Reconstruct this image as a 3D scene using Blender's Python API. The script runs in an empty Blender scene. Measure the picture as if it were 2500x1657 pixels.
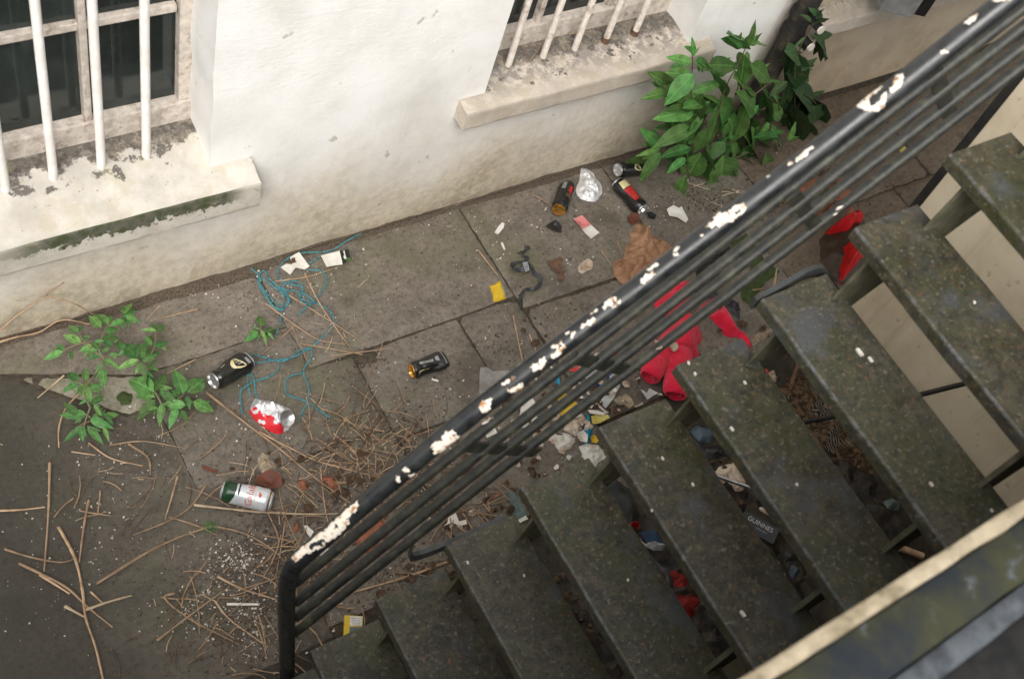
import bpy, bmesh, math, random
from mathutils import Vector, Matrix, noise
from mathutils.geometry import delaunay_2d_cdt

# ------------------------------------------------------------------ camera, world, sun, exposure
S = bpy.context.scene
COL = S.collection
H = 3.5                                             # eye height over the sunken yard
F = 2944.912                                        # focal length in pixels of a 2500 px wide picture
RW = Matrix(((0.83692801, -0.49315275, 0.23738551), (-0.30610175, -0.78131036, -0.54392632), (0.45371051, 0.38256305, -0.80485544)))
cam = bpy.data.cameras.new('camera'); cob = bpy.data.objects.new('camera', cam); COL.objects.link(cob)
rt, up, bk = Vector(RW[0]), -Vector(RW[1]), -Vector(RW[2])
M = Matrix((rt, up, bk)).transposed().to_4x4(); M.translation = (0, 0, H)
cob.matrix_world = M
cam.sensor_width = 36; cam.sensor_fit = 'HORIZONTAL'; cam.lens = F * 36 / 2500
cam.clip_start = .05; cam.clip_end = 200
cam.dof.use_dof = True; cam.dof.focus_distance = 4.1; cam.dof.aperture_fstop = 3.5
S.camera = cob
W = bpy.data.worlds.new('World'); S.world = W; W.use_nodes = True
wn = W.node_tree.nodes; wl = W.node_tree.links
sky = wn.new('ShaderNodeTexSky'); sky.sky_type = 'NISHITA'; sky.sun_disc = False
sky.sun_elevation = math.radians(46); sky.sun_rotation = math.radians(215); sky.dust_density = 4; sky.air_density = 1.0; sky.ozone_density = .6
hs = wn.new('ShaderNodeHueSaturation'); hs.inputs['Saturation'].default_value = .22
wl.new(sky.outputs[0], hs.inputs['Color']); wl.new(hs.outputs[0], wn['Background'].inputs[0])
wn['Background'].inputs[1].default_value = .15
sl = bpy.data.lights.new('sun', 'SUN'); so = bpy.data.objects.new('sun', sl); COL.objects.link(so)
sl.energy = 1.5; sl.angle = math.radians(45); sl.color = (1, .965, .915)
az, el = math.radians(212), math.radians(46)        # light falls from the street side, from the left, high up
sd = Vector((math.sin(az) * math.cos(el), math.cos(az) * math.cos(el), math.sin(el)))
so.rotation_euler = sd.to_track_quat('Z', 'Y').to_euler()
S.view_settings.view_transform = 'Standard'; S.view_settings.look = 'None'; S.view_settings.gamma = 1
S.view_settings.use_curve_mapping = False; S.view_settings.exposure = .72
S.render.engine = 'CYCLES'

R = random.Random(7)
# ------------------------------------------------------------------ where things stand (surveyed from the photograph)
def ray(n): return RW.transposed() @ Vector(((n[0] - 1250) / F, (n[1] - 828.5) / F, 1))
def pl(n, ax, v):
    d = ray(n); o = (0, 0, H); t = (v - o[ax]) / d[ax]
    return Vector(o) + d * t
def G(n, z=0.0): return pl(n, 2, z)                 # a point on the ground
D = lambda x, y: (x * 1.05664, y * 1.05664)
ZT = dict(d=(0, 0, .9464), z3=(1550, 0, 2.4126), w=(0, 600, 3.136), r=(400, 550, 3.137), l6=(0, 1050, 2.583), c7=(1050, 380, 3.64), k8=(1100, 750, 3.485),
          j=(1500, 550, 3.485), b=(1900, 400, 3.137), zc=(1850, 850, 2.851), u4=(1450, 950, 2.851), u6=(1200, 1200, 3.431), q=(680, 1000, 2.851), f4=(480, 920, 3.92),
          cb=(490, 860, 7.467), cc=(500, 1100, 7.84), cd=(960, 820, 11.2), ce=(1320, 380, 7.39), g=(1750, 1200, 6.273), rb=(1850, 0, 3.4846), n=(0, 0, 1), m5=(650, 1150, 3.092))
def Z(k, p): o = ZT[k]; return (o[0] + p[0] / o[2], o[1] + p[1] / o[2])
def V3(x, y, z): return Vector((x, y, z))

# ------------------------------------------------------------------ materials
class NT:
    def __init__(s, name):
        s.m = bpy.data.materials.new(name); s.m.use_nodes = True; s.t = s.m.node_tree; s.b = s.t.nodes['Principled BSDF']
        s.co = s.t.nodes.new('ShaderNodeTexCoord').outputs['Object']
    def new(s, k): return s.t.nodes.new(k)
    def put(s, i, v):
        if hasattr(v, 'is_output') or isinstance(v, bpy.types.NodeSocket): s.t.links.new(v, i)
        elif isinstance(v, (tuple, list)) and len(v) == 3 and i.type == 'RGBA': i.default_value = (*v, 1)
        else: i.default_value = v
    def noise(s, sc, det=5, ro=.6, st=None, vec=None, dist=0, color=False):
        v = vec or s.co
        if st:
            mp = s.new('ShaderNodeMapping'); s.put(mp.inputs['Scale'], st); s.put(mp.inputs[0], v); v = mp.outputs[0]
        n = s.new('ShaderNodeTexNoise'); s.put(n.inputs['Vector'], v); n.inputs['Scale'].default_value = sc
        n.inputs['Detail'].default_value = det; n.inputs['Roughness'].default_value = ro; n.inputs['Distortion'].default_value = dist
        return n.outputs[1 if color else 0]
    def vor(s, sc, feat='F1', out=0, vec=None, rnd=1):
        n = s.new('ShaderNodeTexVoronoi'); n.feature = feat; s.put(n.inputs['Vector'], vec or s.co); n.inputs['Scale'].default_value = sc
        n.inputs['Randomness'].default_value = rnd
        return n.outputs[out]
    def rng(s, f, a, b, c=0, d=1, smooth=True):
        n = s.new('ShaderNodeMapRange'); n.interpolation_type = 'SMOOTHSTEP' if smooth else 'LINEAR'
        s.put(n.inputs[0], f)
        for i, v in enumerate((a, b, c, d)): s.put(n.inputs[i + 1], v)
        return n.outputs[0]
    def math(s, op, a, b=0.0):
        n = s.new('ShaderNodeMath'); n.operation = op; s.put(n.inputs[0], a); s.put(n.inputs[1], b); return n.outputs[0]
    def mul(s, a, b): return s.math('MULTIPLY', a, b)
    def mix(s, f, a, b, blend='MIX'):
        n = s.new('ShaderNodeMix'); n.data_type = 'RGBA'; n.blend_type = blend
        s.put(n.inputs[0], f); s.put(n.inputs[6], a); s.put(n.inputs[7], b); return n.outputs[2]
    def sep(s):
        n = s.new('ShaderNodeSeparateXYZ'); s.put(n.inputs[0], s.co); return n.outputs
    def rand(s): return s.new('ShaderNodeObjectInfo').outputs['Random']
    def bump(s, h, st=.3, dist=.01):
        n = s.new('ShaderNodeBump'); n.inputs['Strength'].default_value = st; n.inputs['Distance'].default_value = dist
        s.put(n.inputs['Height'], h); s.t.links.new(n.outputs[0], s.b.inputs['Normal'])
    def done(s, col, rough=.8, metal=0, spec=.5, **k):
        s.put(s.b.inputs['Base Color'], col); s.put(s.b.inputs['Roughness'], rough); s.put(s.b.inputs['Metallic'], metal)
        s.b.inputs['Specular IOR Level'].default_value = spec
        for a, v in k.items(): s.put(s.b.inputs[a.replace('_', ' ')], v)
        return s.m

def simple(name, c1, c2=None, scale=30, rough=.7, metal=0, bump=.2, bs=90, spec=.4, lo=.35, hi=.65, rnd=0, dist=.004, dirt=None, **k):
    n = NT(name); c = c1
    if c2: c = n.mix(n.rng(n.noise(scale, 6, .65), lo, hi), c1, c2)
    if dirt: c = n.mix(n.rng(n.noise(scale * .4 + 9, 6, .7), .52, .68), c, dirt)
    if rnd:
        v = n.rng(n.rand(), 0, 1, 1 - rnd, 1 + rnd, False)
        hv = n.new('ShaderNodeHueSaturation'); n.put(hv.inputs['Color'], c); n.put(hv.inputs['Value'], v); c = hv.outputs[0]
    if bump: n.bump(n.noise(bs, 5, .6), bump, dist)
    return n.done(c, rough, metal, spec, **k)

MT = {}
def build_materials():
    # painted render of the house wall: white, soiled tan towards the yard, trowel marks
    n = NT('painted_render'); x, y, z = n.sep()
    big = n.noise(2.2, 5, .6); fine = n.noise(34, 6, .65)
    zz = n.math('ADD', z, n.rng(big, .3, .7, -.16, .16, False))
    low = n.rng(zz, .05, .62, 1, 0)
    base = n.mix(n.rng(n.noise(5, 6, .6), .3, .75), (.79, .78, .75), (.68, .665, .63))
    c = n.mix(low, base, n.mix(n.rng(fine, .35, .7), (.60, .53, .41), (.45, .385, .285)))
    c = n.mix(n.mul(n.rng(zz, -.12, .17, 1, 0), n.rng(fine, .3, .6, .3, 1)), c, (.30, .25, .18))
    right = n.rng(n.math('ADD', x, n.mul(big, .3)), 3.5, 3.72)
    c = n.mix(n.mul(right, .8), c, n.mix(n.rng(n.noise(4, 6), .35, .65), (.42, .33, .215), (.30, .225, .145)))  # right end painted darker tan for the shade there
    sp = n.rng(n.noise(16, 3, .5), .69, .745)
    c = n.mix(n.mul(sp, .5), c, (.26, .2, .14))
    streak = n.rng(n.noise(9, 4, .6, st=(1, 1, .08)), .56, .75)
    c = n.mix(n.mul(streak, .2), c, (.36, .30, .2)); c = n.mix(n.mul(n.rng(n.noise(1.3, 7, .75), .52, .66), .22), c, (.45, .42, .35))
    tro = n.noise(70, 6, .65, st=(.45, 1, 1.1))
    crack = n.rng(n.math('ABSOLUTE', n.math('SUBTRACT', n.math('FRACT', n.math('ADD', n.mul(z, 3.05), n.mul(n.noise(1.5, 4), .12))), .5)), 0, .012, 1, 0)
    c = n.mix(n.mul(crack, n.rng(big, .4, .6, .0, .12)), c, (.34, .29, .22))
    n.bump(n.math('ADD', n.math('ADD', tro, n.mul(fine, .35)), n.mul(n.noise(150, 4, .6), .5)), .34, .005)
    MT['wall'] = n.done(c, .85, 0, .25)
    # sills: flaking paint on stone, grime against the frame, moss along the front edge
    for key, m0, mx0, mx1, tint in (('sill_a', 1, .42, 1.16, (.55, .515, .455)), ('sill_b', 0, 0, 0, (.55, .485, .405))):
        n = NT('painted_' + key); x, y, z = n.sep()
        f = n.noise(20, 7, .7); f2 = n.noise(7, 6, .65)
        c = n.mix(n.rng(f2, .35, .7), tint, tuple(v * .72 for v in tint))
        if key == 'sill_b':
            c = n.mix(n.mul(n.rng(n.noise(26, 7, .72), .42, .56), n.rng(y, 2.22, 2.33)), c, (.25, .222, .20))
        gr = n.rng(n.math('ADD', y, n.mul(n.math('SUBTRACT', f, .5), .22)), 2.365 if m0 else 2.335, 2.385 if m0 else 2.375)
        c = n.mix(gr, c, n.mix(n.rng(n.noise(60, 5, .7), .4, .66), (.085, .073, .062), (.2, .18, .16)))
        c = n.mix(n.mul(n.rng(n.noise(13, 6, .7), .46, .66), .5), c, (.40, .345, .25)); ch = n.rng(n.math('ADD', f, n.rng(y, 2.22, 2.36, 0, .12)), .665, .69)
        c = n.mix(ch, c, (.13, .115, .1))
        if m0:
            nz = n.new('ShaderNodeSeparateXYZ'); n.put(nz.inputs[0], n.new('ShaderNodeTexCoord').outputs['Normal']); front = n.rng(nz.outputs[1], -.75, -.55, 1, 0)
            fm = n.mul(front, n.mul(n.rng(x, mx0 - .1, mx0 + .15), n.rng(x, mx1 - .08, mx1, 1, 0)))
            fz = n.rng(n.math('ADD', z, n.mul(n.math('SUBTRACT', n.noise(42, 6, .7), .5), .16)), .500, .508)
            c = n.mix(n.mul(front, n.rng(f2, .4, .6, .05, .35)), c, (.42, .39, .31))
            c = n.mix(n.mul(fm, fz), c, n.mix(n.rng(f, .4, .6), (.06, .075, .032), (.125, .12, .095)))
            c = n.mix(n.mul(n.rng(n.noise(11, 5), .55, .72), .35), c, (.42, .40, .24))
        n.bump(n.math('ADD', f, n.mul(ch, -.5)), .5, .008)
        MT[key] = n.done(c, .88, 0, .2)
    # flagstones
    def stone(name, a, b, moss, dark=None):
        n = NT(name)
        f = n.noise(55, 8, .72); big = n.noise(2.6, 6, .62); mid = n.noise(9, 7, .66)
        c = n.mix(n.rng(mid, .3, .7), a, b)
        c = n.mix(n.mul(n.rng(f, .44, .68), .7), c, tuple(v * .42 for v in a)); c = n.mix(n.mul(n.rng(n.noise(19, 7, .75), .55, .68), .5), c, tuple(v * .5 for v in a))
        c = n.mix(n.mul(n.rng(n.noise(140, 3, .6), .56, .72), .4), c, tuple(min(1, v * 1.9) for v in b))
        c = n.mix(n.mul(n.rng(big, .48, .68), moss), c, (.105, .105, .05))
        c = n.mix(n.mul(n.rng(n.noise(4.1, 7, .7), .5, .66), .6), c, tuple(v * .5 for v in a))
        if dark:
            x, y, z = n.sep(); c = n.mix(n.rng(n.math('ADD', n.math('ADD', x, n.mul(y, -.10)), n.mul(big, .35)), .12, .88), n.mix(.80, c, dark), c)  # darker towards the left, edge varied by noise
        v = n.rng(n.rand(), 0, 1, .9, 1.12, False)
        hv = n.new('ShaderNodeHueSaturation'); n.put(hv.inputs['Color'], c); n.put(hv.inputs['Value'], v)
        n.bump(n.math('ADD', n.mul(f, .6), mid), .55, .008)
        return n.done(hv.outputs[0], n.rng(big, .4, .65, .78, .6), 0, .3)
    MT['flag'] = stone('flagstone', (.146, .123, .098), (.212, .183, .149), .5)
    MT['flag_pale'] = stone('pale_flagstone', (.21, .19, .14), (.28, .255, .2), .35)
    MT['flag_dark'] = stone('dark_concrete', (.105, .088, .070), (.150, .127, .103), .45, (.030, .029, .021))
    MT['flag_shaded'] = stone('shaded_flagstone', (.026, .021, .016), (.045, .037, .028), .4)  # flagstone blackened to paint in the shade under the steps
    MT['flag_brown'] = stone('brown_flagstone', (.13, .098, .068), (.175, .135, .098), .1)
    MT['soil'] = simple('joint_dirt', (.035, .028, .019), (.075, .058, .04), 60, .95, bump=.6, bs=120)
    MT['grit'] = simple('grit', (.05, .038, .026), (.12, .092, .066), 140, .95, bump=.5)
    # stair metal and railings
    for nose in (0, 1):
        n = NT('tread_nose_glint' if nose else 'stair_tread_paint')
        a = n.noise(26, 7, .72); s1 = n.noise(170, 3, .6); big = n.noise(4, 5, .6)
        x, y, z = n.sep()
        c = n.mix(n.rng(a, .38, .66), (.036, .034, .021), (.082, .074, .047))
        c = n.mix(n.mul(n.rng(big, .40, .66), .6), c, (.050, .056, .018))
        c = n.mix(n.mul(n.rng(n.noise(62, 5, .72), .52, .62), .85), c, (.020, .021, .022))
        c = n.mix(n.mul(n.rng(n.noise(85, 4, .7), .56, .68), .8), c, (.20, .175, .125))
        c = n.mix(n.mul(n.rng(n.noise(105, 3, .6), .62, .70), .8), c, (.22, .085, .028))
        c = n.mix(n.mul(n.rng(n.noise(6.3, 5, .6), .52, .68), .55), c, (.075, .085, .105))
        if nose: c = n.mix(n.mul(n.rng(n.noise(22, 6, .75), .47, .62), .8), c, (.125, .13, .14))  # bluish skylight glint painted in patches along the nose
        hv = n.new('ShaderNodeHueSaturation'); n.put(hv.inputs['Color'], c); n.put(hv.inputs['Value'], n.rng(n.rand(), 0, 1, .70, .95, False)); n.put(hv.inputs['Saturation'], n.rng(n.rand(), 0, 1, 1.1, .85, False)); c = hv.outputs[0]
        n.bump(n.math('ADD', s1, a), .5, .0035)
        MT['tread_nose' if nose else 'tread'] = n.done(c, n.rng(n.noise(11, 5), .35, .65, .32, .56), 0, .5)
    MT['stringer'] = simple('stringer_steel', (.05, .05, .028), (.10, .092, .06), 22, .7, bump=.4, dirt=(.05, .06, .02))
    n = NT('gloss_black_paint'); a = n.noise(30, 5, .6)
    n.bump(n.noise(70, 4, .6), .18, .003)
    MT['rail'] = n.done(n.mix(n.rng(a, .4, .7), (.010, .011, .012), (.022, .024, .024)), n.rng(a, .35, .7, .26, .42), 0, .55)
    MT['rail_dull'] = simple('weathered_black_paint', (.011, .012, .012), (.028, .028, .020), 38, .45, bump=.4, bs=120, dirt=(.05, .05, .032))
    n = NT('old_white_paint'); a = n.noise(45, 6, .7)
    c = n.mix(n.rng(n.noise(60, 6, .7), .53, .63), (.70, .645, .55), (.36, .17, .06)); c = n.mix(n.rng(n.noise(33, 5, .7), .58, .62), c, (.20, .085, .03))
    n.bump(a, .35, .003); MT['chip'] = n.done(n.mix(n.rng(a, .64, .70), c, (.06, .05, .045)), .7, 0, .3)
    # coping
    n = NT('mossy_black_paint'); a = n.noise(9, 6, .6); b = n.noise(32, 6, .65)
    c = n.mix(n.rng(a, .36, .64), (.014, .018, .024), (.034, .035, .018))
    c = n.mix(n.rng(n.noise(18, 6, .7), .58, .68), c, (.07, .078, .09))
    n.bump(b, .4, .004); MT['coping_dark'] = n.done(c, .75, 0, .2)
    MT['coping_cream'] = simple('cream_edge_paint', (.36, .305, .215), (.22, .18, .115), 14, .7, bump=.5, bs=60, dirt=(.11, .09, .055))
    MT['coping_grey'] = simple('worn_grey_paint', (.075, .085, .095), (.025, .03, .036), 16, .7, bump=.3)
    MT['bar_steel'] = simple('dull_blue_grey_steel', (.045, .052, .055), (.03, .032, .028), 22, .55, bump=.3)
    MT['asphalt'] = simple('asphalt', (.012, .013, .013), (.03, .03, .03), 80, .9, bump=.6)
    n = NT('cream_wall_paint'); a = n.noise(4, 6, .6); x, y, z = n.sep()
    c = n.mix(n.rng(a, .35, .7), (.62, .54, .40), (.50, .425, .30))
    c = n.mix(n.mul(n.rng(n.math('ADD', z, n.mul(a, .3)), .15, .5, 1, 0), .5), c, (.3, .23, .13))
    st = n.rng(n.noise(10, 5, .65, st=(1, 1, .06)), .52, .72); c = n.mix(n.mul(st, .35), c, (.30, .22, .12)); c = n.mix(n.mul(n.rng(n.noise(24, 5, .7), .60, .68), .5), c, (.24, .19, .12))
    n.bump(n.noise(60, 5, .6), .3, .003); MT['cream'] = n.done(c, .8, 0, .25)
    MT['black'] = simple('black_steel', (.008, .008, .008), (.02, .019, .017), 20, .6)
    MT['pipe'] = simple('grimy_pipe', (.012, .012, .012), (.04, .034, .026), 14, .7, bump=.4, dirt=(.09, .07, .04))
    MT['frame'] = simple('flaking_window_paint', (.60, .54, .475), (.43, .375, .32), 36, .75, bump=.5, bs=70, dirt=(.27, .21, .17))
    MT['bar'] = simple('white_bar_paint', (.80, .775, .735), (.70, .66, .61), 24, .5, bump=.15, dirt=None)
    MT['bar_b'] = simple('chipped_bar_paint', (.74, .69, .62), (.60, .53, .46), 30, .6, bump=.25, dirt=(.36, .28, .21))
    n = NT('window_pane'); a = n.noise(3, 4, .6)
    n.bump(n.noise(2.2, 3), .03, .02)
    MT['pane'] = n.done(n.mix(n.rng(a, .35, .7), (.012, .017, .016), (.028, .036, .034)), .06, 0, .5)
    MT['room'] = simple('dark_room', (.02, .02, .02), None, bump=0)
    # plants
    for key, c1, c2 in (('leaf', (.050, .150, .036), (.10, .245, .06)), ('leaf_weed', (.065, .185, .050), (.125, .28, .08)), ('leaf_shaded', (.028, .07, .024), (.045, .095, .035))):  # last tone is a leaf colour darkened for the plant in shade
        n = NT(key); x, y, z = n.sep()
        v = n.math('ABSOLUTE', y); side = n.math('SUBTRACT', n.mul(x, 9), n.mul(v, 16))
        veins = n.rng(n.math('ABSOLUTE', n.math('SUBTRACT', n.math('FRACT', side), .5)), 0, .16, 1, 0)
        mid = n.rng(v, 0, .022, 1, 0)
        c = n.mix(n.rng(n.noise(5, 4), .35, .65), c1, c2)
        c = n.mix(n.mul(n.math('MAXIMUM', n.mul(veins, .4), mid), .55), c, tuple(min(1, q * 1.9) for q in c2))
        val = n.rng(n.rand(), 0, 1, .55, 1.35, False)
        hv = n.new('ShaderNodeHueSaturation'); n.put(hv.inputs['Color'], c); n.put(hv.inputs['Value'], val)
        n.put(hv.inputs['Hue'], n.rng(n.math('FRACT', n.mul(n.rand(), 7.3)), 0, 1, .472, .515, False))
        n.bump(n.math('ADD', n.mul(veins, -.6), n.mul(mid, -1.0)), .35, .05)
        m = n.done(n.mix(n.mul(n.rng(n.noise(3.1, 5, .7), .60, .70), .6), hv.outputs[0], (.16, .13, .045)), .5, 0, .35); MT[key] = m
        tr = n.new('ShaderNodeBsdfTranslucent'); n.put(tr.inputs[0], hv.outputs[0]); mx = n.new('ShaderNodeMixShader'); mx.inputs[0].default_value = .22
        out = n.t.nodes['Material Output']; n.t.links.new(n.b.outputs[0], mx.inputs[1]); n.t.links.new(tr.outputs[0], mx.inputs[2]); n.t.links.new(mx.outputs[0], out.inputs[0])
    MT['stem'] = simple('plant_stem', (.15, .17, .09), (.19, .12, .07), 30, .7)
    MT['stem_dark'] = simple('woody_stem', (.085, .06, .038), (.13, .095, .06), 40, .8)
    MT['twig'] = simple('twig', (.43, .295, .185), (.27, .17, .10), 24, .75, rnd=.3, bump=.3)
    MT['twig_pale'] = simple('pale_dry_stem', (.50, .39, .26), (.38, .28, .18), 24, .75, rnd=.15)
    MT['twig_dark'] = simple('damp_dead_stem', (.17, .105, .065), (.09, .055, .035), 24, .8, rnd=.15, bump=.3)
    MT['rope'] = simple('blue_rope', (.04, .17, .20), (.10, .29, .31), 160, .7, bump=.8, bs=260, dirt=(.03, .06, .07))
    # metal cans, papers, cloths
    MT['can_black'] = simple('black_can_print', (.008, .008, .008), (.018, .017, .015), 40, .28, 0, bump=.1, spec=.6)
    MT['alu'] = simple('aluminium', (.72, .72, .73), (.55, .55, .56), 50, .3, .9, bump=.1)
    MT['gold'] = simple('gold_lacquer', (.62, .38, .10), (.42, .23, .05), 50, .28, .85, bump=.1)
    MT['gold_print'] = simple('gold_print', (.72, .60, .26), (.80, .74, .5), 30, .4, .2, bump=0)
    MT['white_print'] = simple('pale_print', (.55, .56, .53), None, bump=0, rough=.35)
    MT['grey_print'] = simple('silver_grey_print', (.40, .41, .42), (.25, .25, .26), 60, .35, .4, bump=0)
    MT['can_white'] = simple('silver_white_print', (.66, .69, .71), (.56, .59, .62), 40, .3, .35, bump=.05)
    MT['can_green'] = simple('dark_green_print', (.012, .045, .018), None, rough=.3, bump=0)
    MT['red_print'] = simple('red_print', (.55, .07, .045), (.62, .14, .09), 40, .4, bump=0)
    MT['red_label'] = simple('red_label', (.50, .025, .025), (.62, .07, .06), 30, .28, .2, bump=0)
    n = NT('crushed_red_can'); x, y, z = n.sep(); a = n.noise(16, 2, .5); b = n.vor(42)
    la, lb = G(Z('cb', (980, 960)), .03), G(Z('cb', (1520, 1300)), .03); ld = (lb - la).normalized(); lx, ly = ld.y, -ld.x
    ck = G(Z('cb', (1050, 1350)), .03) - la
    if ck.x * lx + ck.y * ly < 0: lx, ly = -lx, -ly
    msk = n.rng(n.math('ADD', n.math('ADD', n.mul(n.math('SUBTRACT', x, la.x), lx), n.mul(n.math('SUBTRACT', y, la.y), ly)), n.mul(n.math('SUBTRACT', a, .5), .10)), .002, .006)
    dots = n.rng(b, .28, .34)
    MT['can_red'] = n.done(n.mix(n.mul(msk, n.rng(n.math('ADD', dots, n.rng(n.noise(9, 2), .45, .55)), .4, .6)), (.74, .74, .75), (.66, .02, .03)), .36, n.rng(msk, 0, 1, .35, .1), .5)
    MT['foil'] = simple('tin_foil', (.86, .86, .86), (.74, .74, .75), 40, .38, .45, bump=.6, bs=60, dist=.006)
    MT['kraft'] = simple('brown_paper', (.37, .21, .12), (.26, .14, .075), 18, .85, bump=.6, bs=40, dist=.006, dirt=(.22, .10, .05))
    MT['paper'] = simple('white_paper', (.72, .69, .63), (.62, .58, .51), 30, .8, bump=.3)
    MT['tissue'] = simple('stained_tissue', (.60, .50, .40), (.46, .36, .27), 18, .9, bump=.5, dirt=(.30, .20, .13))
    MT['husk'] = simple('pale_husk', (.42, .34, .24), (.25, .19, .125), 60, .9, bump=.9, bs=80, dist=.008)
    MT['pink'] = simple('pink_card', (.62, .16, .16), (.68, .28, .26), 50, .75, bump=.2)
    MT['yellow'] = simple('yellow_packet', (.66, .45, .03), (.58, .38, .02), 30, .5, bump=.3)
    MT['yellow_pale'] = simple('pale_yellow_wrapper', (.55, .48, .15), (.48, .36, .05), 30, .5, bump=.3)
    MT['blue_wrap'] = simple('bright_blue_wrapper', (.012, .27, .42), (.02, .2, .33), 30, .4, bump=.3)
    MT['navy'] = simple('dark_blue_wrapper', (.012, .045, .16), (.02, .08, .25), 30, .4, bump=.3)
    MT['teal'] = simple('teal_packet', (.06, .10, .10), (.12, .15, .14), 60, .6, bump=.3)
    MT['bluegrey'] = simple('grey_blue_plastic', (.085, .12, .155), (.05, .075, .10), 10, .35, bump=.2)
    MT['film'] = simple('clouded_plastic_film', (.42, .40, .38), (.28, .26, .24), 20, .3, bump=.6, bs=40, spec=.6, Alpha=.55)
    MT['film_white'] = simple('white_plastic_film', (.52, .52, .51), (.43, .43, .42), 20, .35, bump=.3)
    MT['black_plastic'] = simple('black_plastic', (.013, .013, .014), (.03, .03, .032), 20, .35, bump=.6, bs=30, dist=.01)
    MT['strap'] = simple('black_strap', (.022, .024, .027), (.06, .064, .07), 90, .5, bump=.3)
    n = NT('red_cloth')
    n.bump(n.math('ADD', n.noise(300, 3), n.mul(n.noise(26, 6, .7, dist=1.2), 2.5)), .6, .010)
    MT['red_cloth'] = n.done(n.mix(n.rng(n.noise(14, 5), .35, .7), (.88, .018, .065), (.72, .012, .042)), .85, 0, .15, Sheen_Weight=.25)
    MT['red_bag'] = simple('red_plastic', (.60, .014, .016), (.45, .01, .012), 12, .4, bump=.3, bs=40)
    MT['dark_red'] = simple('dark_red_cloth', (.20, .006, .006), (.11, .005, .005), 14, .8, bump=.7, bs=30, dist=.012)
    MT['dark_bag'] = simple('dark_brown_plastic', (.04, .024, .016), (.06, .034, .02), 12, .5, bump=.4, bs=40)
    n = NT('zebra_cloth'); dst = n.noise(7, 3, .5, color=True)
    wv = n.new('ShaderNodeTexWave'); wv.inputs['Scale'].default_value = 27; wv.inputs['Distortion'].default_value = 14; wv.inputs['Detail'].default_value = 3; wv.inputs['Detail Scale'].default_value = .9
    n.put(wv.inputs['Vector'], n.co)
    c = n.mix(n.rng(wv.outputs['Fac'], .4, .6), (.15, .125, .095), (.016, .013, .011))
    c = n.mix(n.rng(n.noise(9, 4), .42, .48), c, n.mix(n.rng(n.noise(60, 3), .45, .55), (.11, .07, .038), (.035, .022, .013)))
    n.bump(n.noise(40, 4), .5, .006); MT['zebra'] = n.done(c, .85, 0, .2)
    MT['brick'] = simple('broken_terracotta', (.30, .11, .06), (.22, .085, .05), 40, .9, bump=.5, dirt=(.16, .08, .05), rnd=.2)
    MT['dead_leaf'] = simple('red_brown_dead_leaf', (.15, .045, .026), (.10, .035, .02), 30, .6, bump=.5)
    MT['leaf_litter'] = simple('brown_leaf_litter', (.12, .065, .033), (.06, .034, .018), 30, .75, bump=.5, rnd=.4)
    MT['flake'] = simple('paint_flakes', (.66, .62, .55), (.5, .45, .38), 50, .8, bump=0)
    MT['butt'] = simple('cigarette_paper', (.72, .68, .60), (.6, .55, .46), 50, .8, bump=0)
    MT['filter'] = simple('cigarette_filter', (.50, .28, .12), (.42, .22, .09), 50, .8, bump=0)
    MT['ink'] = simple('black_ink', (.02, .02, .02), None, bump=0)
    MT['box_grey'] = simple('grey_metal_box', (.30, .30, .285), (.2, .2, .19), 20, .6, bump=.3)
    MT['moss'] = simple('moss', (.03, .05, .012), (.055, .075, .02), 60, .95, bump=.8)
    MT['cork'] = simple('soft_brown_debris', (.16, .085, .05), (.08, .045, .03), 40, .85, bump=.6)
    n = NT('dark_rubbish'); a = n.vor(16, out=1); b = n.noise(8, 5, .7)
    c = n.mix(n.rng(b, .4, .6), (.007, .007, .007), (.028, .019, .011)); c = n.mix(n.rng(n.noise(21, 4), .60, .64), c, (.05, .034, .02)); c = n.mix(n.rng(n.noise(13, 2), .68, .70), c, (.06, .06, .06))
    n.bump(n.noise(50, 5, .7), .7, .01); MT['rubbish'] = n.done(c, n.rng(n.noise(9, 2), .4, .6, .35, .8), 0, .4)  # rubbish tones blackened further for the shade under the steps
    MT['denim'] = simple('blue_cloth', (.02, .045, .09), (.03, .06, .11), 20, .85, bump=.4)
    MT['dark_cloth'] = simple('grey_cloth', (.03, .034, .032), (.045, .048, .045), 20, .85, bump=.5)
    n = NT('dark_glass'); MT['glass'] = n.done((.025, .03, .018), .06, 0, .7)
build_materials()

# ------------------------------------------------------------------ object helpers
def obj(name, bm_or_me, mat, parent=None, smooth=False):
    if isinstance(bm_or_me, bmesh.types.BMesh):
        me = bpy.data.meshes.new(name); bm_or_me.to_mesh(me); bm_or_me.free()
    else: me = bm_or_me
    for m in (mat if isinstance(mat, (list, tuple)) else [mat]): me.materials.append(MT[m])
    if smooth:
        me.polygons.foreach_set('use_smooth', [True] * len(me.polygons)); me.set_sharp_from_angle(angle=math.radians(46))
    o = bpy.data.objects.new(name, me); COL.objects.link(o)
    if parent: o.parent = parent
    return o
def tag(o, label, cat, group=None):
    o['label'] = label; o['category'] = cat
    if group: o['group'] = group
    return o
def thing(name, label, cat, loc=(0, 0, 0), rz=0, group=None):
    o = bpy.data.objects.new(name, None); COL.objects.link(o); o.location = loc; o.rotation_euler = (0, 0, rz); o.empty_display_size = .05
    return tag(o, label, cat, group)
def struct(o): o['kind'] = 'structure'; return o
def stuff(o): o['kind'] = 'stuff'; return o

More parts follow.
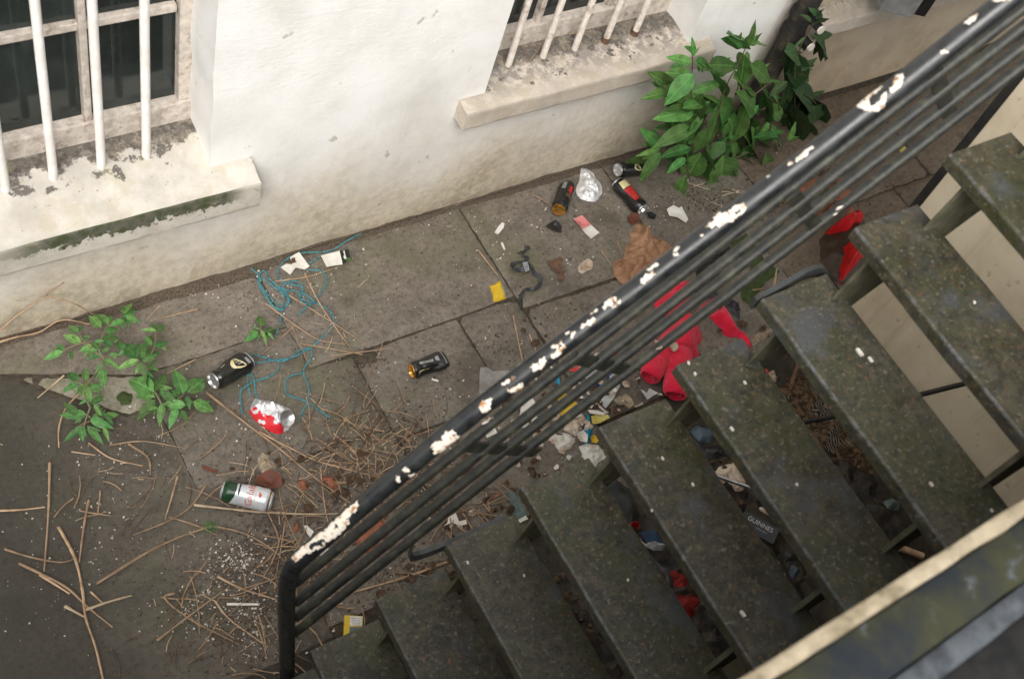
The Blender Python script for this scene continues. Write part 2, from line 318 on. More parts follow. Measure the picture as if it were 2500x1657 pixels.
def box(bm, x0, x1, y0, y1, z0, z1, bev=0.0):
    vs = [bm.verts.new((x, y, z)) for z in (z0, z1) for y in (y0, y1) for x in (x0, x1)]
    fs = [(0, 2, 3, 1), (4, 5, 7, 6), (0, 1, 5, 4), (2, 6, 7, 3), (0, 4, 6, 2), (1, 3, 7, 5)]
    f = [bm.faces.new([vs[i] for i in q]) for q in fs]
    if bev:
        es = {e for q in f for e in q.edges}
        bmesh.ops.bevel(bm, geom=list(es), offset=bev, segments=2, affect='EDGES', profile=.6)
def tube(bm, pts, r, seg=6, cap=True, taper=None, wob=0.0):
    pts = [Vector(p) for p in pts]
    # drop doubles
    q = [pts[0]]
    for p in pts[1:]:
        if (p - q[-1]).length > 1e-5: q.append(p)
    pts = q; rings = []; ref = None
    for i, p in enumerate(pts):
        t = (pts[min(i + 1, len(pts) - 1)] - pts[max(i - 1, 0)]).normalized()
        if ref is None or abs(ref.dot(t)) > .98: ref = Vector((0, 0, 1)) if abs(t.z) < .9 else Vector((1, 0, 0))
        a = (ref - t * ref.dot(t)).normalized(); b = t.cross(a); ref = a
        k = i / max(1, len(pts) - 1); rr = r(k) if callable(r) else r * (1 if taper is None else 1 + (taper - 1) * k)
        rr *= 1 + wob * (R.random() - .5)
        rings.append([bm.verts.new(p + (a * math.cos(2 * math.pi * j / seg) + b * math.sin(2 * math.pi * j / seg)) * rr) for j in range(seg)])
    for u, v in zip(rings, rings[1:]):
        for j in range(seg): bm.faces.new((u[j], u[(j + 1) % seg], v[(j + 1) % seg], v[j]))
    if cap and len(rings) > 1: bm.faces.new(rings[0][::-1]); bm.faces.new(rings[-1])
def spline(pts, n=6):
    pts = [Vector(p) for p in pts]
    if len(pts) < 3: return [pts[0].lerp(pts[-1], i / n) for i in range(n + 1)]
    P = [pts[0] * 2 - pts[1]] + pts + [pts[-1] * 2 - pts[-2]]; out = []
    for i in range(1, len(P) - 2):
        p0, p1, p2, p3 = P[i - 1:i + 3]
        for k in range(n):
            t = k / n
            out.append(.5 * ((2 * p1) + (p2 - p0) * t + (2 * p0 - 5 * p1 + 4 * p2 - p3) * t * t + (3 * p1 - p0 - 3 * p2 + p3) * t ** 3))
    return out + [pts[-1]]
def dense2(poly, step, jit=0.0, seed=0, jf=37):
    out = []; m = len(poly)
    for i in range(m):
        a, b = Vector(poly[i]), Vector(poly[(i + 1) % m]); k = max(1, int((b - a).length / step))
        nrm = Vector((a.y - b.y, b.x - a.x)).normalized() if (b - a).length > 0 else Vector((0, 0))
        for j in range(k):
            p = a.lerp(b, j / k)
            out.append(p + nrm * jit * noise.noise(Vector((p.x * jf + seed, p.y * jf, seed * 1.7))))
    return out
def inside(p, poly):
    c = False; j = len(poly) - 1
    for i in range(len(poly)):
        a, b = poly[i], poly[j]
        if (a[1] > p[1]) != (b[1] > p[1]) and p[0] < (b[0] - a[0]) * (p[1] - a[1]) / (b[1] - a[1]) + a[0]: c = not c
        j = i
    return c
def edist(p, poly):
    d = 9
    for i in range(len(poly)):
        a, b = poly[i - 1], poly[i]; ab = b - a; L = ab.length_squared
        t = 0 if L == 0 else max(0, min(1, (p - a).dot(ab) / L)); d = min(d, (p - a - ab * t).length)
    return d
def patch(poly, step, hf, jit=0.0, seed=0, thick=0.0, z0=0.0, jf=37):
    """a sheet over an outline on the ground (metres): height from hf(p, edge distance); thick closes it down to below"""
    rnd = random.Random(seed * 31 + 5)
    out = dense2(poly, step, jit, seed, jf); n = len(out); pts = list(out)
    xs = [p.x for p in out]; ys = [p.y for p in out]
    x = min(xs)
    while x < max(xs):
        y = min(ys)
        while y < max(ys):
            p = Vector((x + rnd.uniform(-.35, .35) * step, y + rnd.uniform(-.35, .35) * step))
            if inside(p, out) and edist(p, out) > step * .45: pts.append(p)
            y += step
        x += step
    v, e, f, *_ = delaunay_2d_cdt(pts, [], [list(range(n))], 1, 1e-6)
    bm = bmesh.new()
    vs = []
    for p in v:
        d = edist(p, out); vs.append(bm.verts.new((p.x, p.y, z0 + hf(p, d))))
    for q in f:
        try: bm.faces.new([vs[i] for i in q])
        except ValueError: pass
    bmesh.ops.recalc_face_normals(bm, faces=bm.faces)
    if bm.faces and sum(q.normal.z for q in bm.faces) < 0: bmesh.ops.reverse_faces(bm, faces=bm.faces)
    if thick:
        be = [x for x in bm.edges if x.is_boundary]
        r = bmesh.ops.extrude_edge_only(bm, edges=be)
        for q in r['geom']:
            if isinstance(q, bmesh.types.BMVert): q.co.z = z0 - thick if thick < 0 else max(.0005, q.co.z - thick)
    return bm
def sm(a, b, x):
    t = max(0, min(1, (x - a) / (b - a) if b != a else 1)); return t * t * (3 - 2 * t)
def crumple(h, w, freq, amp, seed):
    def f(p, d):
        q = Vector((p.x * freq + seed * 3.1, p.y * freq - seed, seed * .7))
        ds = noise.voronoi(q)[0]; r = min(1, (ds[1] - ds[0]) * 1.6)
        r2 = noise.noise(q * 2.3) * .5 + .5
        return h * sm(0, w, d) ** .7 * (1 - amp + amp * (.65 * r + .35 * r2) ) + .004 * noise.noise(q * 1.1) + .002
    return f
def outline(k, pts, z=0.0): return [Vector(G(Z(k, p), z)[:2]) for p in pts]
SEED = [0]
def lump(name, label, cat, mat, k, pts, h=.03, w=.03, freq=18, amp=.6, step=None, smooth=False, group=None, parent=None, jit=.006, z=0.0, subs=None):
    SEED[0] += 1; s = SEED[0]
    po = outline(k, pts, z + h * .3)
    ext = max(max(p.x for p in po) - min(p.x for p in po), max(p.y for p in po) - min(p.y for p in po))
    step = step or max(.005, ext / 15)
    bm = patch(po, step, crumple(h, w, freq, amp, s), jit, s, thick=.3, z0=z)
    o = obj(name, bm, mat, parent, smooth)
    return tag(o, label, cat, group) if label else o
def scrap(name, label, cat, mat, k, pts, z=.004, curl=.012, group=None, parent=None, jit=.002, smooth=True, base=0.0):
    """a thin piece of paper or film, curled, with a real edge thickness"""
    SEED[0] += 1; s = SEED[0]
    po = outline(k, pts, base + z)
    ext = max(max(p.x for p in po) - min(p.x for p in po), max(p.y for p in po) - min(p.y for p in po), .01)
    def f(p, d):
        q = Vector((p.x * 14 + s * 5, p.y * 14, s))
        return z + curl * (noise.noise(q) * .5 + .5) * (1.2 - sm(0, ext * .4, d)) + .25 * curl * abs(noise.noise(q * 2.7))
    bm = patch(po, max(.004, ext / 9), f, jit, s, thick=.0012, z0=base)
    o = obj(name, bm, mat, parent, smooth)
    return tag(o, label, cat, group) if label else o

# ------------------------------------------------------------------ the setting: yard floor
gb = bmesh.new(); box(gb, -9, 12, .0, 9, -.3, -.007)
ground = struct(obj('ground', gb, 'soil'))
def slab(poly, mat, dz=0.0, seed=0, hole=None):
    po = [Vector(p) for p in poly]; c0 = sum(po, Vector((0, 0))) / len(po)
    po = [p + Vector((math.copysign(min(.0025, abs(p.x - c0.x)), p.x - c0.x), math.copysign(min(.0025, abs(p.y - c0.y)), p.y - c0.y))) for p in po]
    def f(p, d): return .004 * noise.noise(Vector((p.x * 3, p.y * 3, seed))) + .0016 * noise.noise(Vector((p.x * 17, p.y * 17, seed))) - .005 * (1 - sm(0, .012, d))
    ext = max(max(p.x for p in po) - min(p.x for p in po), max(p.y for p in po) - min(p.y for p in po))
    bm = patch(po, max(.022, ext / 34), f, .0045, seed, z0=dz)
    be = [x for x in bm.edges if x.is_boundary]; r = bmesh.ops.extrude_edge_only(bm, edges=be)
    for q in r['geom']:
        if isinstance(q, bmesh.types.BMVert): q.co.z = -.05
    return obj('paving_slab', bm, mat, ground, True)
SL = [([(.345, 2.165), (.73, 2.014), (.92, 2.004), (1.243, 2.012), (1.243, 2.262), (.345, 2.262)], 'flag'),
      ([(-.9, 2.2), (.335, 2.17), (.335, 2.262), (-.9, 2.262)], 'flag'),
      ([(1.253, 1.828), (1.70, 1.826), (2.077, 1.832), (2.077, 2.262), (1.253, 2.262)], 'flag'),
      ([(.37, 2.145), (.725, 2.001), (.735, 1.885), (.645, 1.875), (.41, 2.10)], 'flag_pale'),
      ([(.742, 2.0), (.92, 1.994), (1.246, 2.0), (1.246, 1.822), (1.402, 1.812), (1.398, 1.52), (.745, 1.54)], 'flag'),
      ([(1.412, 1.81), (1.822, 1.815), (1.824, 1.46), (1.408, 1.47)], 'flag'),
      ([(1.836, 1.816), (2.072, 1.82), (2.078, 1.752), (2.075, 1.44), (1.836, 1.45)], 'flag'),
      ([(2.092, 1.772), (2.75, 1.765), (2.76, 2.262), (2.092, 2.262)], 'flag'),
      ([(2.092, 1.755), (2.62, 1.752), (2.62, 1.25), (2.09, 1.25)], 'flag'),
      ([(2.77, 1.74), (3.36, 1.74), (3.36, 2.262), (2.772, 2.262)], 'flag'),
      ([(2.632, 1.752), (2.76, 1.752), (2.76, 1.728), (3.2, 1.728), (3.2, 1.26), (2.632, 1.26)], 'flag'),
      ([(3.37, 1.72), (4.25, 1.72), (4.25, 2.262), (3.37, 2.262)], 'flag_brown'), ([(3.21, 1.71), (4.0, 1.71), (4.0, 1.1), (3.21, 1.1)], 'flag_brown'),
      ([(4.01, 1.71), (4.9, 1.71), (4.9, 1.1), (4.01, 1.1)], 'flag_brown'), ([(4.26, 1.72), (5.4, 1.72), (5.4, 2.262), (4.26, 2.262)], 'flag_brown'), ([(4.91, 1.71), (6, 1.71), (6, 1.1), (4.91, 1.1)], 'flag_brown'),
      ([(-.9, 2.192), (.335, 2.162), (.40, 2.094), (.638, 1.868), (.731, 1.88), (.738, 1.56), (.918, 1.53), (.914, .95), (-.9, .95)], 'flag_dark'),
      ([(.925, 1.525), (1.395, 1.51), (1.40, .98), (.92, .98)], 'flag'),
      ([(1.412, 1.455), (2.08, 1.435), (2.08, .99), (1.412, .99)], 'flag'), ([(2.09, 1.24), (3.08, 1.24), (3.08, .7), (2.09, .7)], 'flag_shaded'),
      ([(-.9, .94), (1.4, .94), (1.4, .2), (-.9, .2)], 'flag_shaded'), ([(1.41, .98), (2.08, .98), (2.08, .2), (1.41, .2)], 'flag_shaded'), ([(2.09, .69), (3.08, .69), (3.08, .2), (2.09, .2)], 'flag_shaded')]
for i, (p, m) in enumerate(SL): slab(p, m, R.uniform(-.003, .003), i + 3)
# ------------------------------------------------------------------ the house wall with its windows
house = thing('house_wall', 'long white rendered basement wall of the house with barred windows, soiled tan near the yard', 'wall', (0, 2.283, 0))
def hobj(name, bm, mat, smooth=False, parent=None):
    o = obj(name, bm, mat, parent or house, smooth)
    if parent is None or parent is house: o.matrix_parent_inverse = Matrix.Translation((0, -2.283, 0))
    return o
WIN = [(.16, 1.062, .57, 2.0), (2.054, 2.955, .58, 2.0), (3.80, 4.7, .55, 2.0)]     # x0, x1, z0, z1
def wall_mesh():
    bm = bmesh.new(); st = .045
    xs = set(); zs = set()
    def fill(a, b, dst):
        k = max(1, round((b - a) / st))
        for i in range(k + 1): dst.add(round(a + (b - a) * i / k, 5))
    ex = sorted([-1.0, 3.41] + [v for w in WIN[:2] for v in w[:2]])
    for a, b in zip(ex, ex[1:]): fill(a, b, xs)
    ez = [-.03, .57, .58, 2.0, 2.6]
    for a, b in zip(ez, ez[1:]): fill(a, b, zs)
    xs, zs = sorted(xs), sorted(zs); g = {}
    def hole(x, z): return any(w[0] < x < w[1] and w[2] < z < w[3] for w in WIN)
    def vert(x, z):
        if (x, z) not in g:
            q = Vector((x * 2.2, z * 2.2, 3)); r = Vector((x * 9, z * 9, 7))
            y = 2.283 + .006 * noise.noise(q) + .0022 * noise.noise(r)
            if z < .05: y += .004 * noise.noise(r * 3)
            g[(x, z)] = bm.verts.new((x + .003 * noise.noise(r + Vector((9, 0, 0))), y, z + .003 * noise.noise(r + Vector((0, 9, 0)))))
        return g[(x, z)]
    for a, b in zip(xs, xs[1:]):
        for c, d in zip(zs, zs[1:]):
            if not hole((a + b) / 2, (c + d) / 2): bm.faces.new((vert(a, c), vert(b, c), vert(b, d), vert(a, d)))
    be = [e for e in bm.edges if e.is_boundary]
    # rounded arris then a deep reveal
    for k, (dy, rr) in enumerate(((.004, .0025), (.009, .0015), (.05, 0), (.05, 0), (.10, 0), (.06, 0))):
        r = bmesh.ops.extrude_edge_only(bm, edges=be)
        vs = [q for q in r['geom'] if isinstance(q, bmesh.types.BMVert)]; be = [q for q in r['geom'] if isinstance(q, bmesh.types.BMEdge)]
        for v in vs: v.co.y += dy; v.co.x += .002 * noise.noise(v.co * 12)
    bmesh.ops.recalc_face_normals(bm, faces=bm.faces)
    return bm
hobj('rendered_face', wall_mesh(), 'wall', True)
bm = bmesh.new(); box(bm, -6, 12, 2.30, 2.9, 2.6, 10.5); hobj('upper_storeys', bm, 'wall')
def wall_far():
    bm = bmesh.new(); g = {}
    xs = [3.41 + i * .05 for i in range(8)] + [3.8 + i * .09 for i in range(11)] + [4.7 + i * .15 for i in range(12)]
    zs = [-.03 + i * .058 for i in range(11)] + [.6 + .1 * i for i in range(21)]
    def vert(i, j):
        if (i, j) not in g: g[(i, j)] = bm.verts.new((xs[i], 2.3 + .008 * noise.noise(Vector((xs[i] * 2, zs[j] * 2, 9))), zs[j]))
        return g[(i, j)]
    for i in range(len(xs) - 1):
        for j in range(len(zs) - 1):
            if not (3.8 < (xs[i] + xs[i + 1]) / 2 < 4.7 and .55 < (zs[j] + zs[j + 1]) / 2 < 2): bm.faces.new((vert(i, j), vert(i + 1, j), vert(i + 1, j + 1), vert(i, j + 1)))
    be = [e for e in bm.edges if e.is_boundary]
    r = bmesh.ops.extrude_edge_only(bm, edges=be)
    for q in r['geom']:
        if isinstance(q, bmesh.types.BMVert): q.co.y += .17
    bmesh.ops.recalc_face_normals(bm, faces=bm.faces); return bm
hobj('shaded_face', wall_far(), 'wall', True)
def sill(name, x0, x1, fy, zf, zw, zi, hf, mat, w):
    """front edge at fy, height zf; zw where it meets the wall, zi against the frame inside the opening"""
    bm = bmesh.new(); nx = 34; g = []
    prof = [(fy + .004, zf - hf), (fy, zf - hf + .004), (fy, zf - hf + .012), (fy + .001, zf - .014), (fy + .001, zf - .006), (fy + .004, zf - .001), (fy + .010, zf), (fy + .024, zf + .001), (2.283, zw), (2.33, zw + (zi - zw) * .35), (2.39, zw + (zi - zw) * .75), (2.475, zi)]
    for i in range(nx + 1):
        x = x0 + (x1 - x0) * i / nx; row = []
        for k, (y, z) in enumerate(prof):
            if k >= 9: xx = max(w[0] - .004, min(w[1] + .004, x))
            else: xx = x
            q = Vector((x * 8, y * 9, z * 5))
            row.append(bm.verts.new((xx + .002 * noise.noise(q * 2), y + .004 * noise.noise(q) * .6 * (k < 8), z + .004 * noise.noise(q + Vector((3, 3, 3))))))
        g.append(row)
    for a, b in zip(g, g[1:]):
        for k in range(len(prof) - 1): bm.faces.new((a[k], b[k], b[k + 1], a[k + 1]))
        p, q = a[0], b[0]
    # underside and ends
    for a, b in zip(g, g[1:]):
        u = [bm.verts.new((v.co.x, 2.32, zf - hf + .01)) for v in (a[0], b[0])]
        bm.faces.new((b[0], a[0], u[0], u[1]))
    for row in (g[0], g[-1]):
        u = bm.verts.new((row[0].co.x, 2.32, row[0].co.z + .01)); u2 = bm.verts.new((row[0].co.x, 2.32, zw))
        bm.faces.new([row[k] for k in range(9)] + [u2, u])
    bmesh.ops.recalc_face_normals(bm, faces=bm.faces)
    o = hobj('window_sill', bm, mat, True)
    return o
sill('a', -.06, 1.2, 2.2, .560, .592, .655, .115, 'sill_a', WIN[0])
sill('b', 1.95, 3.06, 2.222, .602, .612, .632, .082, 'sill_b', WIN[1])
sill('c', 3.60, 4.9, 2.21, .595, .605, .62, .075, 'sill_b', WIN[2])
def window(w, zb, vb, cb, label=None):
    x0, x1, z0, z1 = w; y = 2.45
    bm = bmesh.new()
    box(bm, x0 - .004, x1 + .004, y - .012, y + .05, zb - .035, zb + .078, .006)
    box(bm, x0 - .004, x0 + .036, y - .006, y + .05, zb + .078, z1, .005); box(bm, x1 - .036, x1 + .004, y - .006, y + .05, zb + .078, z1, .005)
    fr = hobj('window_frame', bm, 'frame')
    for x in vb:
        bm = bmesh.new(); box(bm, x - .011, x + .011, y - .002, y + .04, zb + .07, z1, .004); obj('glazing_bar', bm, 'frame', fr)
    for z in cb:
        bm = bmesh.new(); xs = [x0 + .03] + vb + [x1 - .03]
        for a, b in zip(xs, xs[1:]): box(bm, a + .0105, b - .0105, y + .003, y + .038, z - .013, z + .013, .004)
        obj('glazing_bar', bm, 'frame', fr)
    xs = [x0 + .02] + vb + [x1 - .02]; zs = [zb + .06] + cb + [z1]
    for a, b in zip(xs, xs[1:]):
        for c, d in zip(zs, zs[1:]):
            bm = bmesh.new(); t = R.uniform(-.004, .004); vs = [bm.verts.new(p) for p in ((a, y + .024 + t, c), (b, y + .024 - t, c), (b, y + .026 - t, d), (a, y + .026, d))]
            bm.faces.new(vs); obj('window_pane', bm, 'pane', fr)
    return fr
window(WIN[0], .650, [.46, .757], [1.087, 1.5]); window(WIN[1], .632, [2.345, 2.66], [1.06, 1.5]); window(WIN[2], .60, [4.1, 4.4], [1.06, 1.5])
for xb, y0, zt, mat, r, ln in ([(x, 2.36, .64, 'bar', .0135, .004) for x in (.345, .482, .617, .757, .893)] + [(x, 2.37, .615, 'bar_b', .0125, 0) for x in (2.196, 2.343, 2.481, 2.618, 2.752)]):
    bm = bmesh.new(); tube(bm, [V3(xb, y0, zt - .02), V3(xb + .001, y0, zt + .02), V3(xb, y0 + .001, 1.1), V3(xb, y0, 2.02)], r, 12)
    o = hobj('window_bar', bm, mat, True)
    if xb in (2.752, 2.618):
        bm = bmesh.new(); tube(bm, [V3(xb, y0, zt - .012), V3(xb, y0, zt + .01), V3(xb, y0, zt + .03)], lambda k: .0185 - .004 * k, 9); obj('rusted_foot', bm, 'cork', o, True)
stalk = lambda name, label, pts, r, mat='twig', group=None: tag(obj(name, (lambda b: (tube(b, spline(pts, 6), (lambda k, r=r: r * (1.1 - .55 * k + .10 * math.sin(k * 19))), 5, wob=.3), b)[1])(bmesh.new()), mat, None, True), label, 'twig', group)
stalk('dry_tendril', 'thin dry tendril curled round a bar on the right window sill', [pl(Z('n', p), 1, 2.36) for p in ((1283, 158), (1300, 140), (1313, 122), (1318, 108), (1300, 108), (1288, 118), (1284, 142))], .0018)
stalk('dry_straw', 'dry straw lying behind the bars on the right window sill', [pl(Z('n', p), 1, 2.41) for p in ((1390, 84), (1420, 78), (1450, 83), (1470, 88))], .0018)

# ------------------------------------------------------------------ dark pipe, wall box, cream wall, bridge, street edge
pipe = thing('drainpipe', 'black grimy drainpipe standing at the right end of the white wall', 'drainpipe', (3.475, 2.235, 0))
bm = bmesh.new(); tube(bm, [V3(0, 0, .0), V3(0, 0, .4), V3(.004, 0, .9), V3(0, 0, 2.6)], .042, 20); obj('pipe', bm, 'pipe', pipe, True)
for z in (.58, .67, 1.4):
    bm = bmesh.new(); tube(bm, [V3(0, 0, z - .018), V3(0, 0, z + .018)], .048, 20); c = obj('pipe_collar', bm, 'pipe', pipe, True)
    if z < 1:
        bm = bmesh.new(); tube(bm, [V3(.02, -.03, z), V3(.012, -.10, z + .005)], .018, 12); obj('bolt', bm, 'black', c, True)
        bm = bmesh.new(); tube(bm, [V3(.012, -.1005, z + .005), V3(.012, -.108, z + .0055)], lambda k: .019 - .002 * k, 12); obj('bolt_cap', bm, 'flake', c, True)
bx = thing('wall_box', 'grey metal box with black side hanging on the shaded wall at the top edge', 'box', (3.95, 2.2, .6))
q = pl((2228, 46), 1, 2.05)
bx.location = q
bm = bmesh.new(); box(bm, -.15, -.004, 0, .2, .0, .34, .006); obj('grey_housing', bm, 'box_grey', bx)
bm = bmesh.new(); box(bm, -.003, .05, .012, .2, .01, .34, .004); obj('black_side', bm, 'black', bx)
bx.rotation_euler = (0, 0, math.radians(-32))
cw = thing('cream_wall', 'smooth cream painted wall under the steps with a black steel edge', 'wall', (3.1, .5, 0))
bm = bmesh.new(); box(bm, 0, .1, -.75, .715, -.05, 2.08, .004); obj('cream_face', bm, 'cream', cw)
bm = bmesh.new(); box(bm, -.004, .1, .7151, .744, -.05, 2.08, .004); obj('black_edge_post', bm, 'black', cw)
br = thing('shading_bridge', 'unseen slab bridge added over the yard to shade its right end', 'bridge', (4.0, 1.2, 2.1))
bm = bmesh.new(); box(bm, -.85, 1.4, -1.3, 1.07, 0, .22, .01); obj('bridge_slab', bm, 'flag', br)  # slab out of view, added to shade the far wall and floor
# street edge in the near corner
cz = 2.02
cp = thing('coping', 'blurred mossy black coping with a cream painted edge running across the near corner', 'coping', (1.2, .08, cz))
def strip(name, pts0, pts1, z0, z1, mat, bev=.004):
    bm = bmesh.new(); n = 40; rows = []
    for i in range(n + 1):
        t = i / n; a = Vector(pts0[0]).lerp(Vector(pts0[1]), t); b = Vector(pts1[0]).lerp(Vector(pts1[1]), t)
        ja = .0016 * noise.noise(Vector((a.x * 9, a.y * 30, z0))); jb = .0025 * noise.noise(Vector((b.x * 14, 5, z1)))
        ring = [(a.x, a.y + ja, z0), (a.x, a.y + ja, z1 - bev), (a.x, a.y + ja - bev * .3, z1 - bev * .25), (a.x, a.y + ja - bev, z1), (b.x, b.y + jb + bev, z1), (b.x, b.y + jb, z1 - bev), (b.x, b.y + jb, z0)]
        rows.append([bm.verts.new(Vector(v) - Vector((1.2, .08, cz))) for v in ring])
    for u, v in zip(rows, rows[1:]):
        for k in range(len(u)): bm.faces.new((u[k], u[(k + 1) % len(u)], v[(k + 1) % len(u)], v[k]))
    bm.faces.new(rows[0]); bm.faces.new(rows[-1][::-1]); bmesh.ops.recalc_face_normals(bm, faces=bm.faces)
    return obj(name, bm, mat, cp, True)
E0, E1 = G((1700, 1722), cz), G((2700, 1090), cz)
def off(p, d): return Vector((p.x, p.y - d, 0))
strip('cream_edge', (E0, E1), (off(E0, .0235), off(E1, .0235)), cz - .06, cz, 'coping_cream')
strip('dark_top', (off(E0, .024), off(E1, .024)), (off(E0, .112), off(E1, .094)), cz - .06, cz - .006, 'coping_dark', .008)
strip('grey_lip', (off(E0, .1125), off(E1, .0945)), (off(E0, .155), off(E1, .13)), cz - .08, cz - .014, 'coping_grey', .01)
strip('void_strip', (off(E0, .1555), off(E1, .1305)), (off(E0, .5), off(E1, .5)), cz - .2, cz - .09, 'black', .01)  # black strip painted in where only an unlit void lies
bm = bmesh.new(); box(bm, -9, 3.0, -4, -.075, cz - .5, cz - .21); struct(obj('pavement', bm, 'asphalt'))
rw = thing('retaining_wall', 'retaining wall darkened for shade under the street edge behind the steps', 'wall', (0, .05, 0))
bm = bmesh.new(); box(bm, -3, 3.09, -.2, .02, -.05, cz - .11); obj('wall_face', bm, 'soil', rw)  # dark soil colour painted on to deepen the shade behind the steps

# ------------------------------------------------------------------ steel steps
RI, GO, X0, Y0, Y1 = .1854, .1672, .744, .838, .15
stair = thing('staircase', 'narrow open steel staircase with worn mossy treads climbing to the right', 'stairs', (X0, .5, 0))
SO = Vector((X0, .5, 0))
dxs = [0, -.003, .0, .004, .006, -.004, -.006, .003, .003, .002]
for i in range(-1, 10):
    z = RI * (2 + i); x = X0 + GO * i + (dxs[i] if i >= 0 else 0); w = .208
    bm = bmesh.new(); n = 14
    prof = [(0, -.034), (0, -.006), (.0015, -.002), (.006, 0), (w - .004, 0), (w, -.003), (w, -.016), (.006, -.016), (.005, -.034)]
    rows = []
    for k in range(n + 1):
        y = Y0 + (Y1 - Y0) * k / n + R.uniform(-.001, .001) * (k in (0, n)); row = []
        for (a, b) in prof:
            q = Vector((x * 5 + a * 7, y * 6, i)); row.append(bm.verts.new(Vector((x + a + .0016 * noise.noise(q * 3), y, z + b + .0025 * noise.noise(q))) - SO))
        rows.append(row)
    for u, v in zip(rows, rows[1:]):
        for k in range(len(prof)): bm.faces.new((u[k], v[k], v[(k + 1) % len(prof)], u[(k + 1) % len(prof)]))
    bm.faces.new(rows[0][::-1]); bm.faces.new(rows[-1]); bmesh.ops.recalc_face_normals(bm, faces=bm.faces)
    bm.faces.ensure_lookup_table()
    for q in bm.faces:
        c = q.calc_center_median() + SO
        if c.z > z - .007 and c.x < x + .0062 and abs(q.normal.y) < .5: q.material_index = 1
    obj('tread', bm, ('tread', 'tread_nose'), stair)
def stringer(y, th, depth, top):
    bm = bmesh.new(); n = RI / GO; L = []
    pts = []
    for i in range(-2, 11):
        x = X0 + GO * i; z = RI * (2 + i) - .0175
        pts += [(x + .012, z - RI + .0), (x + .05, z - .05 - top), (x + .16, z - .012 - top), (x + GO + .010, z - .0005 - top)]
    pts = [(X0 + GO * i + c, RI * (2 + i) - .0178 + d) for i in range(-1, 10) for c, d in ((.03, 0), (.165, 0))]
    lo = [(x + .045, z - depth) for x, z in ((pts[0]), (pts[-1]))]
    f = []
    for s in (0, th):
        f.append([bm.verts.new(Vector((x, y + s, z)) - SO) for x, z in pts + [lo[1], lo[0]]])
    bm.faces.new(f[0]); bm.faces.new(f[1][::-1])
    m = len(f[0])
    for i in range(m): bm.faces.new((f[0][i], f[1][i], f[1][(i + 1) % m], f[0][(i + 1) % m]))
    bmesh.ops.recalc_face_normals(bm, faces=bm.faces)
    bmesh.ops.triangulate(bm, faces=[q for q in bm.faces if len(q.verts) > 4])
    obj('stringer', bm, 'stringer', stair)
stringer(.770, .008, .17, 0); stringer(.245, .012, .19, 0)
for (a, b, zr) in (((2060, 928), (2300, 868), 1.05), ((1780, 990), (1990, 950), .75)):
    bm = bmesh.new(); tube(bm, [pl(D(*a), 2, zr + .03) - SO, pl(D(*b), 2, zr) - SO], .008, 8); obj('tie_rod', bm, 'black', stair, True)
# flat bars that fix the railing to two treads
for i, pts in ((2, [(.99, .865, .76), (1.0, .868, .69), (1.02, .868, .664), (1.06, .866, .655), (1.15, .858, .67), (1.27, .85, .70)]), (6, [(1.74, .85, 1.452), (1.84, .858, 1.462), (1.90, .864, 1.468), (1.945, .862, 1.466), (1.965, .85, 1.455), (1.975, .82, 1.44), (1.98, .79, 1.43)])):
    bm = bmesh.new(); P = [Vector(p) - SO for p in spline(pts, 5)]; rows = []
    for p in P: rows.append([bm.verts.new(p + Vector(v)) for v in ((0, -.006, -.018), (0, .006, -.018), (0, .006, .018), (0, -.006, .018))])
    for u, v in zip(rows, rows[1:]):
        for k in range(4): bm.faces.new((u[k], u[(k + 1) % 4], v[(k + 1) % 4], v[k]))
    bm.faces.new(rows[0]); bm.faces.new(rows[-1][::-1]); bmesh.ops.recalc_face_normals(bm, faces=bm.faces)
    obj('fixing_bar', bm, 'bar_steel', stair)

# ------------------------------------------------------------------ railing
rail = thing('railing', 'black tubular stair railing of five sloping rails, the handrail chipped to white', 'railing', (.68, .87, 0))
RO = Vector((.68, .87, 0)); YR = .87
def rp(x, y): return pl(D(x, y), 1, YR)
rn = lambda x, y: pl((x, y), 1, YR)
top = [rp(664, 1640), rp(664, 1568), rp(662, 1450), rp(662, 1380), rp(666, 1340), rp(680, 1306), rp(705, 1282), rn(820, 1289), rn(1020, 1120), rn(1220, 957), rn(1620, 653), rn(2020, 347), rn(2420, 31)]
d = (top[-1] - top[-2]).normalized(); top.append(top[-1] + d * .5)
TP = spline(top, 7); RT = .0215
bm = bmesh.new(); tube(bm, [p - RO for p in TP], RT, 18); handrail = obj('handrail', bm, 'rail', rail, True)
subs = [[(722, 1421), (820, 1342), (1220, 1017), (1620, 704), (2020, 389), (2420, 80)], [(722, 1470), (820, 1391), (1220, 1068), (1620, 756), (2020, 441), (2420, 127)],
        [(722, 1507), (820, 1428), (1220, 1107), (1620, 794), (2020, 483), (2420, 173)], [(720, 1544), (820, 1464), (1220, 1147), (1620, 839), (2020, 531), (2420, 220)]]
SP = []
for s in subs:
    P = [rn(*p) for p in s]; P.append(P[-1] + (P[-1] - P[-2]).normalized() * .5); SP.append(P)
    bm = bmesh.new(); tube(bm, [p - RO for p in spline(P, 4)], .0122, 10); obj('lower_rail', bm, 'rail_dull', rail, True)
